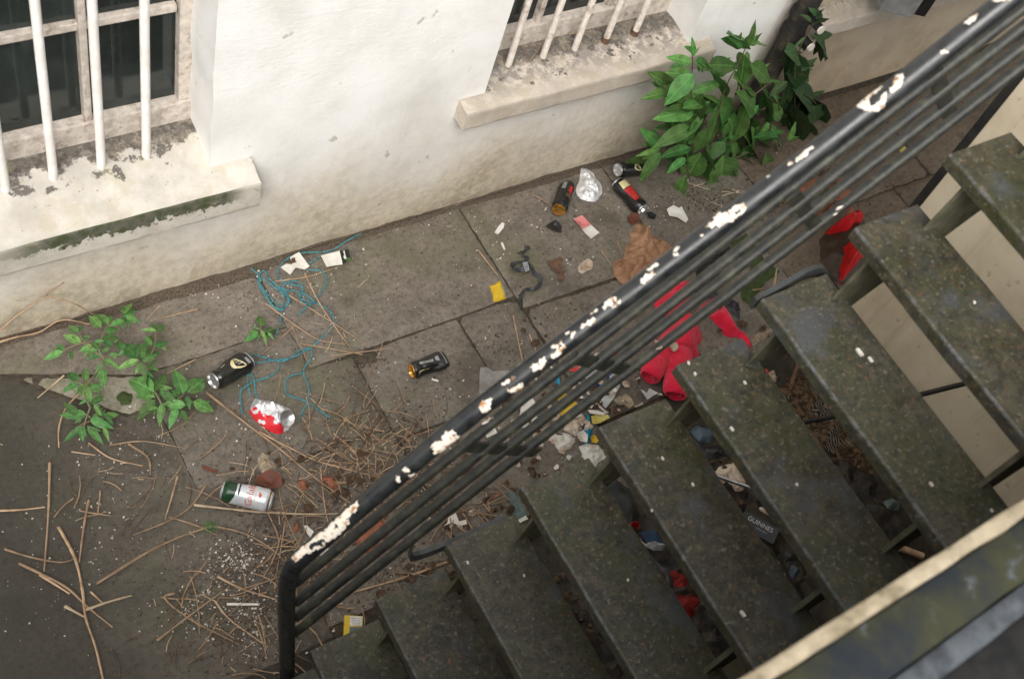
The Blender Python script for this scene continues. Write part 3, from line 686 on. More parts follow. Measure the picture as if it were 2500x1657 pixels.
for a, b in (((1078, 1031), (1240, 1044)), ((1318, 824), (1442, 853)), ((1832, 450), (1889, 527)), ((2150, 140), (2194, 262))):
    A, B = rp(*a), rp(*b); t = (B - A).normalized(); u = Vector((t.z, 0, -t.x))
    bm = bmesh.new(); f = [[bm.verts.new(c + u * s * .0165 + Vector((0, e, 0)) - RO) for s in (-1, 1) for e in (-.004, .004)] for c in (A, B)]
    for i0, i1 in ((0, 1), (1, 3), (3, 2), (2, 0)): bm.faces.new((f[0][i0], f[0][i1], f[1][i1], f[1][i0]))
    bm.faces.new((f[0][0], f[0][1], f[0][3], f[0][2])); bm.faces.new((f[1][0], f[1][2], f[1][3], f[1][1])); bmesh.ops.recalc_face_normals(bm, faces=bm.faces)
    obj('spacer_plate', bm, 'rail_dull', rail)
# places where the black paint has come off: thin raised shells of older white paint lying on the tube
def near_on_top(p2):
    """closest station on the handrail to a picture point, and the angle round the tube that shows there"""
    r = ray(p2).normalized(); best = None
    for a, b in zip(TP, TP[1:]):
        for k in range(9):
            c = a.lerp(b, k / 9); v = c - Vector((0, 0, H)); t = v.dot(r); dd = (v - r * t).length
            if best is None or dd < best[0]: best = (dd, c, (b - a).normalized(), v)
    _, c, t, v = best; view = -v.normalized()
    a = (view - t * view.dot(t)).normalized(); b = t.cross(a)
    hit = Vector((0, 0, H)) + r * v.dot(r); s = max(-.97, min(.97, (hit - c).dot(b) / RT))
    return c + t * (hit - c).dot(t), t, a, b, math.asin(s)
def chip(poly, tubep=None):
    SEED[0] += 1
    cs = [near_on_top(p) for p in poly]
    mx = sum(p[0] for p in poly) / len(poly); my = sum(p[1] for p in poly) / len(poly); c0, t0, a0, b0, _ = near_on_top((mx, my))
    flat = [Vector(((c - c0).dot(t0), th * RT)) for c, t, a, b, th in cs]
    bm = patch(flat, .0028, lambda p, d: .0004 + .0007 * sm(0, .002, d), .0065, SEED[0], jf=170)
    for v in bm.verts:
        s, th, h = v.co.x, v.co.y / RT, v.co.z
        th = max(-1.9, min(1.9, th))
        v.co = c0 + t0 * s + (a0 * math.cos(th) + b0 * math.sin(th)) * (RT + h + (.0012 if tubep else 0)) - RO
    bmesh.ops.recalc_face_normals(bm, faces=bm.faces)
    obj('paint_remnant' if tubep else 'bare_patch', bm, 'rail' if tubep else 'chip', handrail, True)
C_ = [('q', [(115, 1010), (180, 940), (260, 880), (360, 800), (430, 730), (500, 665), (570, 612), (585, 640), (545, 720), (500, 790), (440, 850), (380, 890), (330, 935), (265, 960), (210, 990), (150, 1035)]),
      ('q', [(1085, 250), (1110, 205), (1160, 200), (1175, 150), (1220, 125), (1250, 150), (1270, 190), (1235, 205), (1205, 250), (1165, 300), (1105, 300)]),
      ('q', [(880, 385), (920, 375), (935, 405), (905, 420)]), ('q', [(843, 435), (862, 440), (870, 480), (850, 488)]), ('q', [(920, 440), (965, 425), (975, 435), (925, 465)]),
      ('k8', [(0, 1060), (40, 1020), (70, 1060), (60, 1090), (90, 1110), (20, 1150), (0, 1180)]),
      ('k8', [(255, 820), (300, 780), (370, 760), (360, 830), (310, 890), (270, 870)]), ('k8', [(500, 685), (560, 670), (620, 625), (635, 660), (580, 705), (520, 708)]),
      ('k8', [(450, 640), (520, 590), (575, 575), (560, 600), (470, 655)]), ('k8', [(690, 490), (740, 455), (820, 410), (830, 450), (790, 515), (730, 528)]),
      ('k8', [(870, 330), (920, 290), (970, 270), (985, 320), (940, 390), (880, 425), (865, 405), (910, 355)]), ('k8', [(1030, 230), (1070, 195), (1085, 215), (1055, 248)]),
      ('k8', [(1110, 160), (1160, 115), (1235, 75), (1240, 105), (1180, 150), (1130, 172)]), ('k8', [(990, 215), (1015, 198), (1022, 208), (995, 225)]),
      ('c7', [(1540, 1340), (1570, 1290), (1640, 1240), (1670, 1250), (1660, 1290), (1600, 1340), (1560, 1368)]), ('c7', [(1620, 1330), (1700, 1260), (1708, 1290), (1650, 1345)]),
      ('c7', [(1870, 1130), (1890, 1080), (1980, 1030), (2015, 1040), (1960, 1090), (1900, 1140)]), ('c7', [(1930, 1000), (2020, 945), (2040, 960), (1950, 1025)]),
      ('c7', [(2160, 830), (2210, 808), (2225, 820), (2175, 845)]), ('c7', [(2160, 870), (2200, 858), (2218, 872), (2180, 890)]), ('c7', [(1420, 1400), (1490, 1358), (1500, 1372), (1440, 1412)]),
      ('z3', [(405, 1340), (460, 1300), (480, 1260), (560, 1245), (600, 1205), (650, 1200), (660, 1240), (610, 1275), (560, 1310), (500, 1340), (440, 1335)]),
      ('z3', [(945, 945), (990, 900), (1040, 850), (1046, 865), (1010, 925), (960, 955)]), ('z3', [(893, 965), (920, 948), (930, 955), (905, 975)]),
      ('z3', [(1300, 630), (1330, 590), (1380, 545), (1440, 500), (1462, 510), (1420, 550), (1380, 590), (1385, 625), (1430, 605), (1470, 550), (1485, 580), (1460, 640), (1400, 662), (1350, 648)]),
      ('z3', [(1490, 545), (1520, 500), (1530, 455), (1575, 437), (1588, 460), (1560, 510), (1510, 545)]),
      ('z3', [(1928, 150), (1960, 110), (2010, 88), (2012, 110), (1965, 148)]), ('z3', [(1790, 315), (1810, 292), (1838, 305), (1815, 325)]), ('z3', [(2095, 10), (2110, -20), (2230, -30), (2200, 10), (2130, 22)]),
      ('z3', [(775, 1045), (790, 1030), (800, 1035), (785, 1050)]), ('z3', [(385, 1385), (400, 1376), (410, 1382), (395, 1395)]), ('z3', [(228, 1500), (250, 1488), (262, 1496), (240, 1510)]), ('z3', [(228, 1475), (262, 1455), (270, 1465), (240, 1480)])]
for k, P in C_: chip([Z(k, p) for p in P])
for k, P in (('q', [(235, 930), (290, 885), (345, 868), (352, 890), (300, 925), (250, 945)]), ('q', [(500, 740), (540, 690), (560, 700), (535, 745)]), ('q', [(415, 790), (432, 770), (440, 790), (425, 805)]), ('z3', [(585, 1248), (612, 1225), (630, 1240), (600, 1265)]), ('k8', [(925, 340), (945, 300), (960, 310), (940, 350)]), ('c7', [(1640, 1300), (1670, 1270), (1680, 1285), (1650, 1312)])): chip([Z(k, p) for p in P], True)
bm = bmesh.new()
for k, (x, y), s in (('z3', (1205, 1225), 6), ('z3', (1180, 1262), 4), ('q', (1440, 88), 5), ('q', (1475, 60), 4), ('j', (380, 1045), 5), ('z3', (1290, 765), 4)):
    p = pl(Z(k, (x, y)), 1, YR - .0125); bmesh.ops.create_icosphere(bm, subdivisions=1, radius=s * .0012, matrix=Matrix.Translation(p - RO) @ Matrix.Diagonal((1.6, .25, 1, 1)))
stuff(obj('paint_speck', bm, 'chip', rail))

# ------------------------------------------------------------------ plants
def leaf_mesh(name, wd, droop, fold, mat, wave=0.0):
    bm = bmesh.new(); n = 8; rows = []
    for i in range(n + 1):
        t = i / n; w = wd * (math.sin(math.pi * min(1, t ** .75 * 1.0)) ** .85) * (1 - .25 * t) + .002
        if i == n: w = .001
        z = -droop * t * t; row = []
        for s in (-1, -.5, 0, .5, 1):
            row.append(bm.verts.new((t, s * w + .01 * math.sin(t * 9) * wave, z + abs(s) * w * fold + wave * .02 * math.sin(t * 13 + s))))
        rows.append(row)
    for a, b in zip(rows, rows[1:]):
        for k in range(4): bm.faces.new((a[k], b[k], b[k + 1], a[k + 1]))
    bmesh.ops.recalc_face_normals(bm, faces=bm.faces)
    me = bpy.data.meshes.new(name); bm.to_mesh(me); bm.free(); me.polygons.foreach_set('use_smooth', [True] * len(me.polygons)); me.materials.append(MT[mat])
    return me
LEAF = {m: [leaf_mesh('leaf', w, dr, fo, m, wv) for w, dr, fo, wv in ((.168, .14, .22, .2), (.19, .20, .18, .7), (.152, .06, .30, .4))] for m in ('leaf', 'leaf_weed', 'leaf_shaded')}
def leaf(par, a, b, mat, upv, wscale=1.0):
    d = b - a; L = d.length; x = d.normalized(); upv = Vector(upv).normalized()
    y = upv.cross(x); y = y.normalized() if y.length > .1 else Vector((0, 1, 0)); z = x.cross(y)
    o = bpy.data.objects.new('leaf', R.choice(LEAF[mat])); COL.objects.link(o); o.parent = par
    Mx = Matrix((x * L, y * L * wscale, z * L)).transposed().to_4x4(); Mx.translation = a - par.location
    o.matrix_local = Mx
def plant(name, label, k, foot, leaves, stems, mat, depth, lift, stem_mat='stem', seed=1, jit=.05, upv=None, wsc=1.0, fill=1, grow=1.1):
    """leaves are laid on a plane through the foot that leans towards the light, each a little nearer or farther"""
    rr = random.Random(seed); f = G(Z(k, foot)); par = thing(name, label, 'plant', f)
    def at(p, dj=0.0):
        if depth is not None: q = pl(Z(k, p), 1, depth + dj)
        else:
            q = G(Z(k, p), lift(p) + dj)
        return q
    view = (Vector((0, 0, H)) - f).normalized()
    for (a, b, *w) in leaves:
        dj = rr.uniform(-jit, jit); b = (a[0] + (b[0] - a[0]) * grow, a[1] + (b[1] - a[1]) * grow); A = at(a, dj); B = at(b, dj + rr.uniform(-.5, .5) * jit)
        uv = (upv or (view * .7 + Vector((0, 0, .6)))) + Vector((rr.uniform(-.4, .4), rr.uniform(-.4, .4), rr.uniform(-.2, .2)))
        leaf(par, A, B, mat, uv, (w[0] if w else 1) * wsc * rr.uniform(.88, 1.12))
    for (a, b, *w) in leaves:
        for q in range(fill):
            dj = (rr.uniform(.02, .09) if depth is not None else rr.uniform(-.03, .0)); t = rr.uniform(.0, .45); th = rr.choice((-1, 1)) * rr.uniform(.5, 1.3); k2 = rr.uniform(.45, .85)
            o2 = (a[0] + (b[0] - a[0]) * t, a[1] + (b[1] - a[1]) * t); dx, dy = (b[0] - a[0]) * k2, (b[1] - a[1]) * k2
            e2 = (o2[0] + dx * math.cos(th) - dy * math.sin(th), o2[1] + dx * math.sin(th) + dy * math.cos(th))
            A = at(o2, dj); B = at(e2, dj)
            leaf(par, A, B, mat, (upv or (view * .7 + Vector((0, 0, .6)))) + Vector((rr.uniform(-.6, .6), rr.uniform(-.6, .6), 0)), wsc * rr.uniform(.85, 1.15))
    bmx = bmesh.new()
    for s in stems: tube(bmx, [p - f for p in spline([at(p, 0) for p in s], 5)], .0035, 6, taper=.55)
    obj('stem', bmx, stem_mat, par, True)
    return par
SH = [((345, 335), (345, 248), .7), ((335, 370), (215, 340)), ((355, 365), (440, 395), 1.2), ((430, 385), (590, 385)), ((345, 435), (203, 585), 1.15), ((330, 530), (98, 550), .8), ((335, 545), (508, 485)), ((350, 600), (245, 545), .9), ((440, 420), (545, 515)),
      ((640, 290), (598, 165)), ((650, 285), (713, 172), .7), ((665, 260), (778, 238), .7), ((632, 285), (572, 225), .7), ((643, 318), (645, 460), 1.3), ((680, 380), (805, 470)), ((580, 455), (722, 530)), ((660, 525), (705, 605)), ((755, 525), (842, 675), .8), ((800, 482), (872, 478), .6), ((790, 490), (775, 430), .6),
      ((515, 558), (448, 832), 1.1), ((650, 635), (628, 795), 1.35), ((548, 690), (612, 785)), ((345, 645), (178, 682)), ((350, 632), (228, 635), .6), ((355, 600), (432, 650)), ((425, 715), (308, 690), .7), ((330, 745), (162, 835), .9), ((425, 757), (358, 892), 1.1), ((345, 715), (325, 850)), ((535, 838), (395, 945), 1.05), ((600, 800), (500, 838), .8), ((640, 798), (748, 892)), ((573, 838), (603, 935)),
      ((590, 885), (716, 1065), 1), ((520, 915), (520, 1125), 1), ((485, 920), (350, 1085), .95), ((390, 900), (298, 1078), .95), ((330, 870), (178, 902)), ((152, 865), (72, 788), .8), ((150, 872), (38, 912), .7), ((153, 900), (33, 1045), .85), ((300, 930), (205, 1000)), ((300, 1035), (240, 1182), 1), ((452, 1035), (450, 1170)), ((690, 750), (742, 893)), ((905, 830), (943, 748), .7), ((845, 815), (752, 780), .8), ((892, 840), (972, 885), .7), ((832, 868), (862, 992), .9), ((770, 905), (792, 1015), .8), ((705, 655), (655, 560)),
      ((280, 640), (420, 600)), ((300, 900), (330, 965), .7), ((480, 700), (540, 640)), ((400, 680), (330, 780)), ((560, 720), (520, 800)), ((620, 900), (560, 830)), ((680, 850), (640, 960)), ((420, 880), (470, 980)), ((560, 960), (640, 1020)), ((350, 1000), (420, 1090)), ((250, 840), (320, 930)), ((400, 560), (360, 700)), ((500, 620), (440, 560)), ((740, 800), (790, 720)), ((800, 760), (880, 830)), ((230, 800), (290, 720)), ((260, 980), (200, 900)), ((730, 620), (660, 700)), ((860, 700), (800, 620)), ((810, 560), (870, 630))]
SS = [[(340, 1130), (390, 950), (430, 760), (340, 600), (340, 330)], [(400, 1150), (440, 900), (520, 560), (600, 390), (650, 290)], [(430, 1140), (480, 920), (560, 840), (640, 790)], [(440, 1150), (560, 950), (640, 640), (730, 540), (810, 480)], [(450, 1160), (600, 930), (770, 890), (915, 825)], [(330, 1150), (300, 980), (150, 880), (100, 880)]]
plant('buddleia_bush', 'large bright green bush with lance shaped leaves growing at the foot of the white wall', 'z3', (380, 1120), SH, SS, 'leaf', 2.07, None, 'stem_dark', 3, .05, None, 1.08, 2, 1.22)
SB = [((960, 310), (935, 490), 1.2), ((1060, 115), (1085, 45), .8), ((1050, 210), (1178, 315), .8), ((930, 520), (1085, 640)), ((930, 520), (850, 650)), ((1000, 560), (1135, 655)), ((900, 600), (1000, 760)), ((1050, 620), (1090, 755)), ((880, 300), (1010, 340)), ((1040, 130), (1000, 90), .7), ((1060, 140), (1140, 100), .7), ((900, 480), (800, 560)), ((950, 640), (870, 740)), ((1000, 700), (1060, 800)), ((980, 420), (1050, 350)), ((1000, 220), (940, 280), .7), ((890, 430), (1000, 480))]
plant('shaded_plant', 'green plant darkened for the shade by the black drainpipe, behind the big bush', 'z3', (960, 800), SB, [[(960, 800), (940, 540), (960, 320), (1050, 140)], [(940, 700), (1000, 560), (1100, 650)]], 'leaf_shaded', 2.14, None, 'stem_dark', 5, .03, None, 1.1, 3, 1.2)
HP = .10
hz = lambda c, h0, r: (lambda p: .015 + h0 * max(0, 1 - (math.hypot(p[0] - c[0], p[1] - c[1]) / r) ** 2 * .55))
WD = [('weed_tall', 'tallest green weed clump by the wall on the left, its top shoot against the render', (800, 860),
       [((950, 520), (992, 428), 1.1), ((960, 535), (1068, 580)), ((940, 540), (1042, 500), .8), ((950, 570), (848, 602)), ((830, 600), (738, 508)), ((775, 625), (688, 538)), ((800, 655), (905, 640)), ((600, 660), (527, 615)), ((612, 650), (612, 598), .8), ((622, 742), (488, 678)), ((640, 725), (682, 678)), ((490, 802), (437, 755)), ((482, 808), (343, 862)), ((540, 800), (550, 868)), ((745, 800), (630, 790)), ((755, 790), (700, 735)), ((860, 765), (775, 690), 1.1), ((820, 725), (905, 698)), ((765, 830), (678, 862)), ((838, 830), (905, 832)), ((790, 858), (912, 932), 1), ((760, 900), (765, 990)), ((700, 760), (610, 800)), ((880, 740), (900, 680)), ((690, 700), (640, 690)), ((840, 780), (760, 820)), ((680, 800), (640, 850)), ((720, 740), (790, 720))],
       [[(800, 870), (760, 790), (800, 650), (860, 590), (970, 520)], [(780, 850), (650, 750), (590, 755), (490, 797)], [(770, 800), (640, 720), (600, 655)]], (780, 760), .13, 420),
      ('weed_spread', 'weed clump with a bare upright shoot right of the tallest clump', (1070, 930),
       [((1195, 650), (1093, 640)), ((1205, 650), (1258, 598)), ((1200, 640), (1163, 588)), ((1180, 765), (1288, 742)), ((1165, 762), (1112, 698)), ((1050, 860), (945, 735), 1.15), ((1060, 872), (912, 932), 1.1), ((1080, 862), (1222, 810), 1.1), ((1090, 882), (1195, 832)), ((1078, 890), (1112, 1005), 1.1), ((1120, 922), (1212, 950)), ((1100, 805), (1122, 738)), ((965, 790), (880, 738)), ((1040, 830), (1100, 780)), ((1110, 960), (1170, 1000))],
       [[(1070, 930), (1060, 870)], [(1100, 920), (1180, 780), (1195, 650)]], (1080, 850), .10, 300),
      ('weed_low', 'low weed on the dark slab with a pale stem and drooping dark leaves', (690, 1230),
       [((790, 945), (790, 1055)), ((600, 1030), (518, 958)), ((600, 1042), (493, 1108), .9), ((652, 1030), (660, 938)), ((620, 1055), (690, 1175), 1.1), ((628, 1072), (590, 1132)), ((690, 1085), (785, 1068)), ((710, 1112), (772, 1100)), ((700, 1215), (785, 1140)), ((665, 1292), (472, 1290), .9), ((690, 1318), (842, 1392)), ((640, 1380), (497, 1485), .95), ((645, 1385), (640, 1475), .9), ((668, 1378), (778, 1502), .95), ((740, 1275), (835, 1300)), ((800, 1300), (905, 1288)), ((790, 1385), (832, 1485)), ((625, 1320), (575, 1352)), ((660, 1180), (610, 1210)), ((720, 1210), (770, 1290))],
       [[(690, 1240), (660, 1320), (640, 1395)], [(690, 1235), (640, 1120), (700, 1020), (740, 975)], [(640, 1060), (570, 1035)]], (680, 1200), .07, 380),
      ('weed_broad', 'broad leaved bright weed left of the dented black can', (1240, 1220),
       [((1175, 1115), (988, 1003), 1), ((1185, 1105), (1272, 988), 1), ((1400, 1130), (1348, 955), 1.25), ((1435, 1122), (1568, 1000), 1), ((1455, 1115), (1525, 1100)), ((1250, 1115), (1342, 1195), 1), ((1185, 1158), (1035, 1130), 1), ((1190, 1178), (1048, 1312), 1), ((1420, 1218), (1262, 1202), 1.1), ((1245, 1205), (1220, 1360), 1), ((1355, 1235), (1298, 1375), 1.1), ((1385, 1258), (1442, 1338)), ((1480, 1188), (1628, 1265), 1.1), ((1430, 1150), (1452, 1235)), ((1230, 1100), (1262, 1162)), ((1300, 1150), (1400, 1100)), ((1210, 1240), (1130, 1250)), ((1290, 1180), (1330, 1260))],
       [[(1240, 1220), (1200, 1140), (1170, 1100)], [(1250, 1220), (1340, 1190), (1400, 1140)], [(1250, 1225), (1260, 1270)]], (1280, 1180), .08, 330),
      ('weed_sprig', 'small grey green weed sprig alone in the joint beside the blue rope', (2000, 690),
       [((1990, 612), (2003, 527), 1), ((1978, 658), (1880, 728), .9), ((2000, 642), (2038, 748), .9), ((2028, 655), (2112, 640), .9), ((2050, 662), (2095, 715)), ((1985, 640), (1940, 620), .7), ((2040, 690), (2060, 670), .8), ((2060, 650), (2110, 620), .6)],
       [[(2000, 690), (1995, 640), (1995, 610)], [(2000, 680), (2080, 640), (2170, 610)]], (2000, 660), .05, 120)]
for nm, lb, ft, lv, st, c, h0, r0 in WD: plant('weed', lb, 'w', ft, lv, st, 'leaf_weed', None, hz(c, h0, r0), 'stem', len(nm), .02, Vector((-.1, -.3, 1)), 1.2, 1, 1.15)
bm = bmesh.new()
for i in range(60):
    p = G(D(485 + R.gauss(0, 9), 1216 + R.gauss(0, 6)), R.uniform(.004, .025)); a = R.uniform(0, 6.3); L = R.uniform(.005, .011); dv = Vector((math.cos(a), math.sin(a), .3)) * L; s = Vector((-dv.y, dv.x, 0)) * .3
    bm.faces.new([bm.verts.new(q) for q in (p, p + dv * .5 + s, p + dv, p + dv * .5 - s)])
tag(obj('seedling', bm, 'leaf_weed'), 'tiny bright green moss tuft where the long curved stem crosses the slab joint', 'plant')

# ------------------------------------------------------------------ blue rope
ROPE = [[(1520, 55), (1400, 120), (1280, 195), (1200, 203), (1040, 215), (940, 260), (885, 320), (872, 380), (920, 432), (1000, 458), (1060, 472), (1062, 515), (1040, 560), (1080, 600), (1150, 585), (1090, 535), (1000, 500), (940, 495), (905, 480)],
        [(655, 325), (690, 350), (730, 385), (738, 440), (780, 530), (830, 620), (900, 648), (960, 590), (940, 520), (870, 460), (800, 400), (772, 352), (738, 365), (722, 430), (780, 510), (850, 590), (905, 615), (918, 540), (855, 480), (790, 430), (740, 400), (735, 470), (800, 570), (860, 632), (930, 625), (950, 560), (890, 490), (830, 420)],
        [(1100, 340), (1190, 345), (1242, 395), (1242, 460), (1180, 550)], [(1105, 292), (1150, 268), (1195, 243), (1215, 225)],
        [(910, 480), (925, 452), (1000, 425), (1062, 470), (1040, 540), (1100, 580), (1160, 592), (1240, 632), (1290, 685), (1297, 750), (1240, 830), (1170, 900), (1132, 935), (1132, 1000), (1075, 1095), (1072, 1150), (1108, 1230), (1102, 1340), (1062, 1430), (1035, 1485)],
        [(1030, 688), (1090, 630), (1150, 590)], [(1130, 938), (1040, 958), (980, 1010), (900, 1042), (800, 1020), (690, 990), (652, 1020), (638, 1070), (650, 1120), (640, 1190), (650, 1250), (662, 1305)],
        [(640, 1052), (740, 1050), (850, 1030), (960, 1018), (1040, 985), (1125, 942)], [(890, 1060), (860, 1120), (780, 1170), (700, 1190), (630, 1230), (590, 1272), (588, 1360), (600, 1440)],
        [(1070, 1130), (980, 1148), (932, 1190), (930, 1250), (962, 1302), (1080, 1345), (1180, 1410), (1275, 1475)], [(655, 1110), (690, 1180), (700, 1260), (712, 1325)], [(905, 650), (890, 740), (855, 850)]]
bm = bmesh.new(); ri = 0
for pts in ROPE:
    ri += 1; P = spline([G(Z('r', p), .006 + .006 * (i % 3 == 1)) for i, p in enumerate(pts)], 9)
    tube(bm, P, .0029, 6, wob=.5)
tag(obj('rope', bm, 'rope', None, True), 'tangled thin blue rope strewn over the flagstones beside the wall', 'rope')

# ------------------------------------------------------------------ drink cans
def can(label, na, nb, body='can_black', ends=('alu', 'alu'), L=.150, crush=None, roll=0.0, seed=0, decals=(), flat=0.0, group='empty drink cans on the paving', tapr=(1, 1), rad=.033, pitch=0):
    """na, nb: picture points of the two end centres (base first); decals: (polygon in (u, angle), material, name)"""
    A, B = G(na, .03), G(nb, .03); mid = (A + B) / 2; hd = math.atan2(B.y - A.y, B.x - A.x)
    par = thing('drink_can', label, 'can', (mid.x, mid.y, L / 2 * math.sin(math.radians(abs(pitch)))), hd, group); par.rotation_euler = (0, math.radians(pitch), hd)
    rr = random.Random(seed)
    dents = [(rr.uniform(.15, .9), rr.uniform(-1.6, 2.0), rr.uniform(.12, .3), rr.uniform(.4, .9), rr.uniform(.3, 1) * (crush or 0)) for _ in range(6)]
    prof = lambda u: rad * (.80 + .2 * sm(0, .10, u)) * (1 - .20 * sm(.90, 1.0, u)) * (tapr[0] + (tapr[1] - tapr[0]) * u)
    def surf(u, th, o=0.0):
        r = prof(u)
        for du, dt, su, st, a in dents:
            dth = (th - dt + math.pi) % (2 * math.pi) - math.pi
            r *= 1 - a * math.exp(-((u - du) / su) ** 2 - (dth / st) ** 2)
        if crush: r *= 1 + .06 * crush * noise.noise(Vector((u * 7, th * 1.5, seed)))
        r += o
        y, z = math.sin(th) * r, math.cos(th) * r
        fz = 1 - flat * sm(.1, .9, u)
        return Vector(((u - .5) * L, y * (1 + flat * .25 * sm(.1, .9, u)), z * fz + rad))
    bm = bmesh.new(); nu, nt = 22, 32
    us = [0, .015, .04, .07, .10] + [.1 + .8 * i / nu for i in range(1, nu)] + [.90, .93, .96, .985, 1]
    g = [[bm.verts.new(surf(u, 2 * math.pi * j / nt)) for j in range(nt)] for u in us]
    for a, b in zip(g, g[1:]):
        for j in range(nt): bm.faces.new((a[j], a[(j + 1) % nt], b[(j + 1) % nt], b[j]))
    bmesh.ops.recalc_face_normals(bm, faces=bm.faces)
    obj('can_body', bm, body, par, True)
    for e, (u, sgn, nm) in enumerate(((0, -1, 'can_base'), (1, 1, 'can_lid'))):
        bm = bmesh.new(); rim = [surf(u, 2 * math.pi * j / nt) for j in range(nt)]; c = sum(rim, Vector()) / nt; rows = []
        for k, (s, dx) in enumerate(((1.0, 0.0), (1.03, .0022), (.99, .0045), (.93, .0045), (.88, .001), (.82, -.004), (.5, -.007 if e == 0 else -.004), (.2, -.009 if e == 0 else -.004))):
            rows.append([bm.verts.new(c + (p - c) * s + Vector((sgn * dx, 0, 0))) for p in rim])
        for a, b in zip(rows, rows[1:]):
            for j in range(nt): bm.faces.new((a[j], a[(j + 1) % nt], b[(j + 1) % nt], b[j]))
        bm.faces.new(rows[-1]); bmesh.ops.recalc_face_normals(bm, faces=bm.faces)
        if e == 1:
            pass
        eo = obj(nm, bm, ends[e], par, True)
        if e == 1:
            bm = bmesh.new(); box(bm, c.x + .0035, c.x + .0048, c.y - .006, c.y + .006, c.z - .001, c.z + .014, .0006); obj('ring_pull', bm, ends[e], eo)
    for poly, mat, nm in decals:
        if isinstance(poly, str): continue
        fl = [Vector((u * L, (th) * rad)) for u, th in poly]
        SEED[0] += 1
        b2 = patch(fl, .005, lambda p, d: 0, 0, SEED[0])
        for v in b2.verts: v.co = surf(v.co.x / L, v.co.y / rad + roll, .0006)
        bmesh.ops.recalc_face_normals(b2, faces=b2.faces)
        obj(nm, b2, mat, par, True)
    return par, surf
def text_mesh(txt, size):
    cu = bpy.data.curves.new('lettering', 'FONT'); cu.body = txt; cu.size = size; cu.align_x = 'CENTER'; cu.align_y = 'CENTER'; cu.resolution_u = 3
    o = bpy.data.objects.new('lettering', cu); COL.objects.link(o)
    dg = bpy.context.evaluated_depsgraph_get(); me = bpy.data.meshes.new_from_object(o.evaluated_get(dg)); bpy.data.objects.remove(o); return me
def can_text(par, surf, txt, size, u0, th0, L, rad, mat, around=True, flip=1):
    me = text_mesh(txt, size)
    for v in me.vertices:
        x, y = v.co.x, v.co.y
        u, th = (u0 + flip * y / L, th0 - x / rad) if around else (u0 + x / L, th0 - y / rad)
        v.co = surf(u, th, .0009)
    me.materials.clear(); obj('lettering', me, mat, par)
def harp(u0, t0, s=1.0, fl=1):
    """outline of a small gold harp, as three bars"""
    q = lambda pts: [(u0 + fl * a * s, t0 + b * s) for a, b in pts]
    return [(q([(-.15, -.36), (.02, -.62), (.17, -.70), (.19, -.62), (.06, -.48), (-.06, -.28)]), 'gold_print', 'emblem'),
            (q([(-.15, -.36), (-.17, -.1), (-.13, .35), (-.06, .62), (.0, .66), (-.03, .3), (-.07, -.06), (-.06, -.28)]), 'gold_print', 'emblem'),
            (q([(.0, .66), (.04, .45), (.10, .0), (.19, -.62), (.215, -.60), (.15, .0), (.07, .55)]), 'gold_print', 'emblem')] + \
           [(q([(-.055 + .03 * i, .35 - .27 * i), (-.04 + .03 * i, .40 - .27 * i), (.05 + .04 * i, .35 - .27 * i), (.05 + .04 * i, .30 - .27 * i)]), 'gold_print', 'emblem') for i in range(3)]
# dented black can with the harp, next to the weeds
pA, sA = can('dented black can with a gold harp, beside the broad leaved weed', (516, 941), (602, 886), crush=.36, seed=3, roll=-.15, flat=.05, rad=.0395, L=.143, pitch=8,
             decals=harp(.60, .05, .95) + [([(.13, .75), (.20, .7), (.2, 1.0), (.15, 1.05)], 'grey_print', 'print'), ([(.28, 1.05), (.42, .95), (.42, 1.12), (.30, 1.22)], 'grey_print', 'print'), ([(.85, -.5), (.93, -.55), (.93, .3), (.86, .2)], 'grey_print', 'print')])
pC, sC = can('pale silver can with red script and green shoulder behind the long bare stem', (655, 1224), (551, 1199), 'can_white', ('alu', 'alu'), crush=.12, seed=5, rad=.037,
             decals=[([(.02, -1.9), (.05, -1.9), (.05, 1.9), (.02, 1.9)], 'gold', 'gold_band'), ([(.99, -2.4), (.99, 2.4), (.86, 2.4), (.80, 1.5), (.735, .8), (.72, .1), (.74, -.6), (.82, -1.3), (.90, -2.0)], 'can_green', 'green_shoulder'),
                     ([(.655, -.62), (.69, -.55), (.685, 0), (.68, .5), (.645, .62), (.65, .0)], 'ink', 'print'), ([(.20, .1), (.27, -.1), (.25, .35), (.21, .4)], 'red_print', 'print'), ([(.30, -1.0), (.335, -1.0), (.345, 1.05), (.31, 1.05)], 'white_print', 'print')])
can_text(pC, sC, 'Galahad', .030, .43, -.05, .15, .033, 'red_print', True, 1)
pD, sD = can('crumpled black can with a gold end, alone in the middle of the paving', (1006, 906), (1085, 878), 'can_black', ('gold', 'can_black'), L=.128, crush=.5, seed=11, flat=.45,
             decals=[([(.08, -1.2), (.42, -1.3), (.45, -.95), (.10, -.85)], 'gold_print', 'print'), ([(.20, .1), (.62, -.1), (.66, .4), (.24, .5)], 'grey_print', 'print'), ([(.7, .0), (.8, -.2), (.82, .5), (.72, .45)], 'grey_print', 'print'), ([(.94, -.8), (.98, -.8), (.98, .9), (.94, .8)], 'grey_print', 'print')])
pE, sE = can('black can with a gold base and a red patch, nearest the twig by the wall', (1361, 520), (1386, 457), 'can_black', ('gold', 'can_black'), pitch=6, seed=8, crush=.06,
             decals=[([(.55, -.75), (.8, -.7), (.82, -.28), (.58, -.22)], 'red_label', 'red_patch'), ([(.34, -.9), (.5, -.95), (.52, -.25), (.38, -.1)], 'cork', 'print'), ([(.62, .25), (.9, .25), (.9, .72), (.64, .7)], 'grey_print', 'print')])
